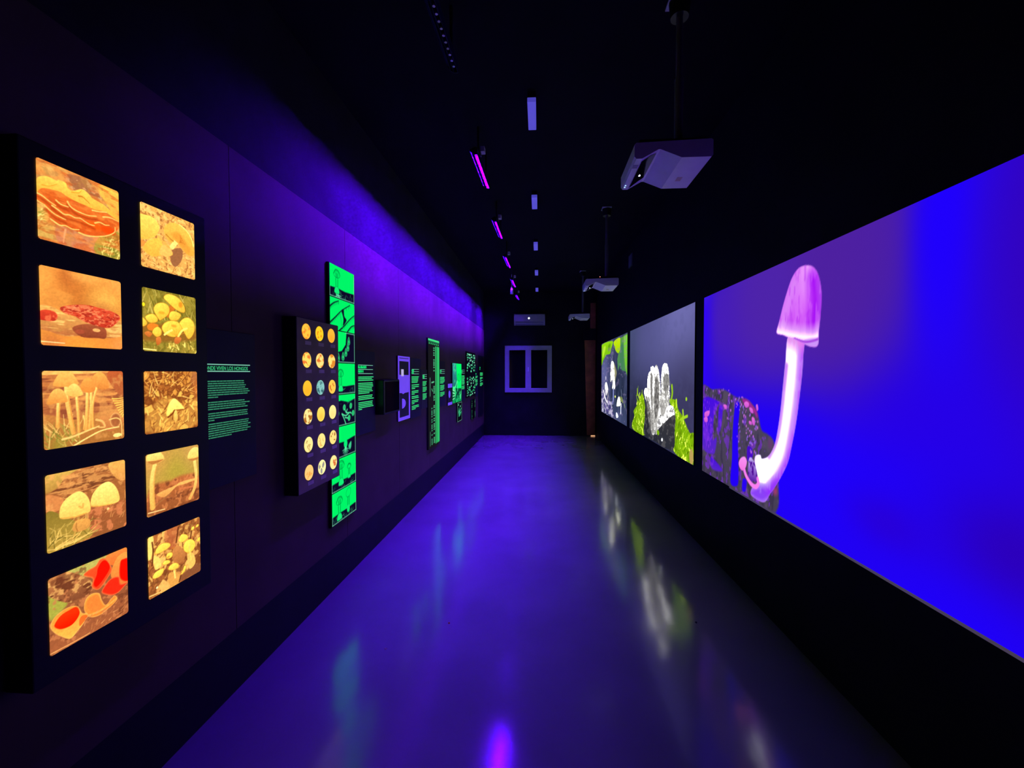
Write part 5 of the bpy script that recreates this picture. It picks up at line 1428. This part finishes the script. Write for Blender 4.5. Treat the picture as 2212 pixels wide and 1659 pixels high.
# ================================================================== PROJECTORS
def projector(x0, y, z, label, lit, red):
    """ultra-short-throw projector hung below the ceiling; local origin at the middle of its underside"""
    r_ = empty('ceiling_projector', (x0 + 0.21, y, z))
    tag(r_, label, 'projector', 'projectors hanging along the right side')
    D = 0.19
    prof = [(-0.205, 0.012), (-0.195, 0.0), (-0.165, 0.0), (-0.080, 0.046), (-0.068, 0.047), (0.045, 0.0), (0.198, 0.0), (0.207, 0.01), (0.207, 0.088), (0.198, 0.095), (-0.195, 0.085), (-0.205, 0.075)]
    MB().prism_y(prof, -D, D).build('body', M['white_plastic'], r_)
    # window of the mirror on the steep slope, facing the screen
    n_ = Vector((0.046, 0, -0.085)).normalized() * 0.0012
    m = MB()
    for s_ in (0, 1):
        for t, yy in ((0.06, -0.155), (0.62, -0.168), (0.97, -0.155), (0.97, 0.125), (0.62, 0.135), (0.06, 0.168)):
            m.v.append((-0.165 + 0.085 * t + n_.x * (1 + s_), yy, 0.046 * t + n_.z * (1 + s_)))
    m.f = [tuple(reversed(range(6))), tuple(range(6, 12))] + [(i, (i + 1) % 6, 6 + (i + 1) % 6, 6 + i) for i in range(6)]
    m.build('lens_window', M['glass_black'], r_)
    ln = MB().cyl((-0.125, 0.045, 0.016), 0.006, 0.006, 'z', 14)
    part_label(ln.build('lens_glint', emit_mat('projector_light', (0.75, 0.75, 1.0), 4.0), r_), 'bright point of projector light')
    for k, yy in enumerate((0.13, 0.155)):
        MB().cyl((-0.188, yy, -0.002), 0.0045, 0.004, 'z', 10).build('indicator_light', emit_mat('blue_indicator', (0.3, 0.5, 1.0), 2.0), r_)
    MB().box(-0.195, -0.168, -0.12, -0.085, -0.0015, 0.001).build('sticker', M['paper'], r_)
    MB().box(0.095, 0.125, 0.04, 0.09, -0.001, 0.001).build('badge', M['caption'], r_)
    # mount
    MB().box(-0.17, 0.19, -0.15, 0.15, 0.098, 0.125).build('mount_plate', M['black_plastic'], r_, 0.006)
    h = CEIL - z
    MB().cyl((0.085, 0, 0.125), 0.024, h * 0.42, 'z', 18).build('pole_sleeve', M['steel'], r_)
    MB().cyl((0.085, 0, 0.125 + h * 0.40), 0.018, h - 0.125 - h * 0.40 - 0.02, 'z', 18).build('pole', M['steel'], r_)
    MB().cyl((0.085, 0, h - 0.10), 0.05, 0.09, 'z', 20, 0.06).build('ceiling_rose', M['black_plastic'], r_)
    MB().box(0.02, 0.14, -0.06, 0.06, h - 0.012, h).build('ceiling_plate', M['white_plastic'], r_, 0.002)
    if red:
        MB().cyl((-0.02, -0.155, 0.118), 0.005, 0.004, 'y', 10).build('standby_light', emit_mat('red_standby', (1.0, 0.25, 0.2), 2.0), r_)
    return r_


projector(0.505, 2.50, 2.795, 'nearest white projector hanging by a pole, its underside lit violet', True, False)
projector(0.575, 5.52, 2.745, 'middle white projector hanging in front of the finger fungus picture', True, True)
projector(0.615, 8.86, 2.775, 'farthest small white projector near the end wall door', True, False)


# ================================================================== CEILING: VIOLET BARS AND WHITE LIGHT BOXES
def uv_bar(ya, yb, label, lit, gap=0.074):
    """blacklight bar: aluminium channel aimed at the left wall, LED row inside; lips shade ceiling and right side"""
    L_ = yb - ya
    r_ = empty('blacklight_bar', (-0.537, (ya + yb) / 2, 3.54), R(-2.1))
    tag(r_, label, 'lamp', 'violet blacklight bars under the ceiling')
    def plate(m_, p, q, y0_, y1_, th=0.0018):
        dx, dz = q[0] - p[0], q[1] - p[1]
        k_ = th / 2 / math.hypot(dx, dz)
        nx, nz = -dz * k_, dx * k_
        m_.prism_y([(p[0] + nx, p[1] + nz), (q[0] + nx, q[1] + nz), (q[0] - nx, q[1] - nz), (p[0] - nx, p[1] - nz)], y0_, y1_)
    h_ = L_ / 2
    # two cavities: one opens to the top of the wall (36..71 degrees from straight down), one to the floor
    m = MB()
    for p, q in (((0.007, 0.009), (-0.0425, -0.0147)), ((0.004, -0.006), (-0.0265, -0.0364)), ((0.002, -0.006), (-0.0034, -0.0523)),
                 ((0.025, -0.004), (0.0225, -0.0543)), ((0.006, 0.009), (0.026, -0.004)), ((0.007, 0.009), (0.003, -0.007)), ((0.002, -0.006), (0.026, -0.005))):
        plate(m, p, q, -h_, h_)
    m.build('housing', M['alu'], r_)
    for s_ in (-1, 1):
        y_ = s_ * h_
        MB().prism_y([(-0.0425, -0.0147), (0.007, 0.010), (0.026, -0.003), (0.0225, -0.0543), (-0.0034, -0.0523), (-0.0265, -0.0364)], y_ - 0.003, y_ + 0.003).build('end_cap', M['black_plastic'], r_)

    def strip(cx_, cz_, deg, hw, material, name, txt):
        t_ = R(deg)
        ax, az, bx, bz = math.cos(t_), -math.sin(t_), -math.sin(t_), -math.cos(t_)
        P_ = [(cx_ + ax * a_ + bx * b_, cz_ + az * a_ + bz * b_) for a_, b_ in ((-hw, 0), (hw, 0), (hw, 0.001), (-hw, 0.001))]
        o_ = MB().prism_y(P_, -h_ + 0.008, h_ - 0.008).build(name, material, r_)
        part_label(o_, txt)
    if lit:
        strip(0.0, 0.0, 58, 0.006, M['uv'], 'led_strip', 'violet light row aimed at the wall')
        strip(0.0115, -0.0085, 0, 0.008, M['uv_down'], 'led_strip', 'glowing pink-violet light row')
    else:
        strip(0.0115, -0.0085, 0, 0.008, M['black_plastic'], 'led_strip', 'unlit light row')
        k = -h_ + 0.03
        while k < h_ - 0.02:
            MB().cyl((0.0085, k, -0.052), 0.008, 0.012, 'z', 10, 0.004).build('led_lens', M['white_plastic'], r_)
            k += 0.046
    if lit:
        # cross louvres that keep the light from spreading along the gallery
        m = MB()
        k = -h_ + 0.03
        while k < h_ - 0.02:
            m.prism_y([(0.0035, -0.009), (0.0245, -0.008), (0.0222, -0.0540), (-0.0030, -0.0520)], k, k + 0.001)
            k += min(gap, 0.060)
        k = -h_ + 0.03
        while k < h_ - 0.02:
            m.prism_y([(0.006, 0.007), (-0.0420, -0.0155), (-0.0262, -0.0355), (0.003, -0.005)], k, k + 0.001)
            k += gap
        tag(m.build('louvre', M['alu'], r_), kind='stuff')
    for y_ in (-L_ * 0.32, L_ * 0.32):
        MB().box(0.004, 0.018, y_ - 0.012, y_ + 0.012, 0.004, CEIL - 3.54).build('hanger', M['black_plastic'], r_)
    MB().box(0.030, 0.066, -L_ * 0.28 - 0.03, -L_ * 0.28 + 0.03, 0.03, 0.075).build('driver_box', M['white_plastic'], r_, 0.003)
    MB().box(0.024, 0.032, -L_ * 0.28 - 0.012, -L_ * 0.28 + 0.012, 0.0, 0.06).build('bracket', M['steel'], r_)
    return r_


uv_bar(1.90, 2.58, 'unlit blacklight bar nearest the camera at the top of the picture', False)
for ya, yb, lab in ((3.53, 4.18, 'nearest glowing violet blacklight bar under the ceiling'), (5.09, 5.75, 'second glowing violet blacklight bar from the camera'),
                    (6.66, 7.34, 'third glowing violet blacklight bar from the camera'), (8.28, 8.98, 'fourth glowing violet blacklight bar, with a pale fitting hanging beside it'),
                    (9.86, 10.50, 'farthest glowing violet blacklight bar, above the air conditioner')):
    uv_bar(ya, yb, lab, True, 0.088 if ya < 4 else 0.074 if ya < 9 else 0.030)

# pale fitting that hangs beside the fourth bar
root = empty('hanging_fitting', (-0.60, 9.05, 3.42))
tag(root, 'small pale bottle-shaped fitting hanging beside the fourth violet bar', 'fitting')
MB().cyl((0, 0, -0.06), 0.035, 0.10, 'z', 14, 0.028).build('shade', M['white_plastic'], root)
MB().cyl((0, 0, 0.04), 0.028, 0.05, 'z', 14, 0.010).build('neck', M['white_plastic'], root)
MB().cyl((0, 0, 0.09), 0.006, CEIL - 3.42 - 0.09, 'z', 10).build('stem', M['white_plastic'], root)

BOX_GLOW = mat('white_cover_added_glow', (0.7, 0.7, 0.72), 0.5, spec=0.3, emit=lin((72, 66, 186)), emit_k=0.85)  # boxes are off; blue light bounced from the floor is put in as emission
for y, l_, lab in ((3.40, 0.37, 'nearest unlit white ceiling light box with added blue glow, in line with the window'), (5.115, 0.35, 'second unlit white ceiling light box with added blue glow from the camera'),
                   (6.87, 0.35, 'third unlit white ceiling light box with added blue glow from the camera'), (8.67, 0.33, 'fourth unlit white ceiling light box with added blue glow from the camera'),
                   (10.42, 0.32, 'farthest small unlit white ceiling light box with added blue glow')):
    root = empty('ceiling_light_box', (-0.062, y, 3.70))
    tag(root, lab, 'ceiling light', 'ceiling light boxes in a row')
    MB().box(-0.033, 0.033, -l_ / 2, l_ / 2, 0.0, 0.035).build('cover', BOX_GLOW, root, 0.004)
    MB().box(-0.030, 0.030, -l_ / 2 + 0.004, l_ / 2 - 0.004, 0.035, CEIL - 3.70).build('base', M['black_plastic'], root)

# ================================================================== CRUMBS ON THE FLOOR
def crumb(x, y, s, lab, seed, material):
    rs = random.Random(seed)
    m = MB()
    n = 7
    m.v = [(s * rs.uniform(0.5, 1) * math.cos(2 * math.pi * i / n), s * rs.uniform(0.4, 0.8) * math.sin(2 * math.pi * i / n), 0.0) for i in range(n)]
    m.v += [(a * 0.6, b * 0.6, s * rs.uniform(0.3, 0.6)) for a, b, _ in m.v]
    m.f = [tuple(reversed(range(n))), tuple(range(n, 2 * n))] + [(i, (i + 1) % n, n + (i + 1) % n, n + i) for i in range(n)]
    o = m.build('litter_scrap', material, None)
    o.location = (x, y, 0.0)
    o.rotation_euler = (0, 0, rs.uniform(0, 6))
    tag(o, lab, 'litter', 'scraps lying on the floor')


crumb(-1.268, 2.556, 0.007, 'tiny pale scrap on the floor nearest the left plinth', 1, M['paper'])
crumb(-0.91, 2.381, 0.011, 'dark crumb with a pale edge on the floor left of centre', 2, M['caption'])
crumb(-0.589, 2.66, 0.012, 'flat brown scrap on the violet floor near the middle', 3, M['wood'])
crumb(0.147, 5.644, 0.014, 'pale scrap far down the floor at the violet edge', 4, M['paper'])
crumb(1.033, 2.772, 0.012, 'small black fleck in the green reflection on the floor', 5, M['black_plastic'])
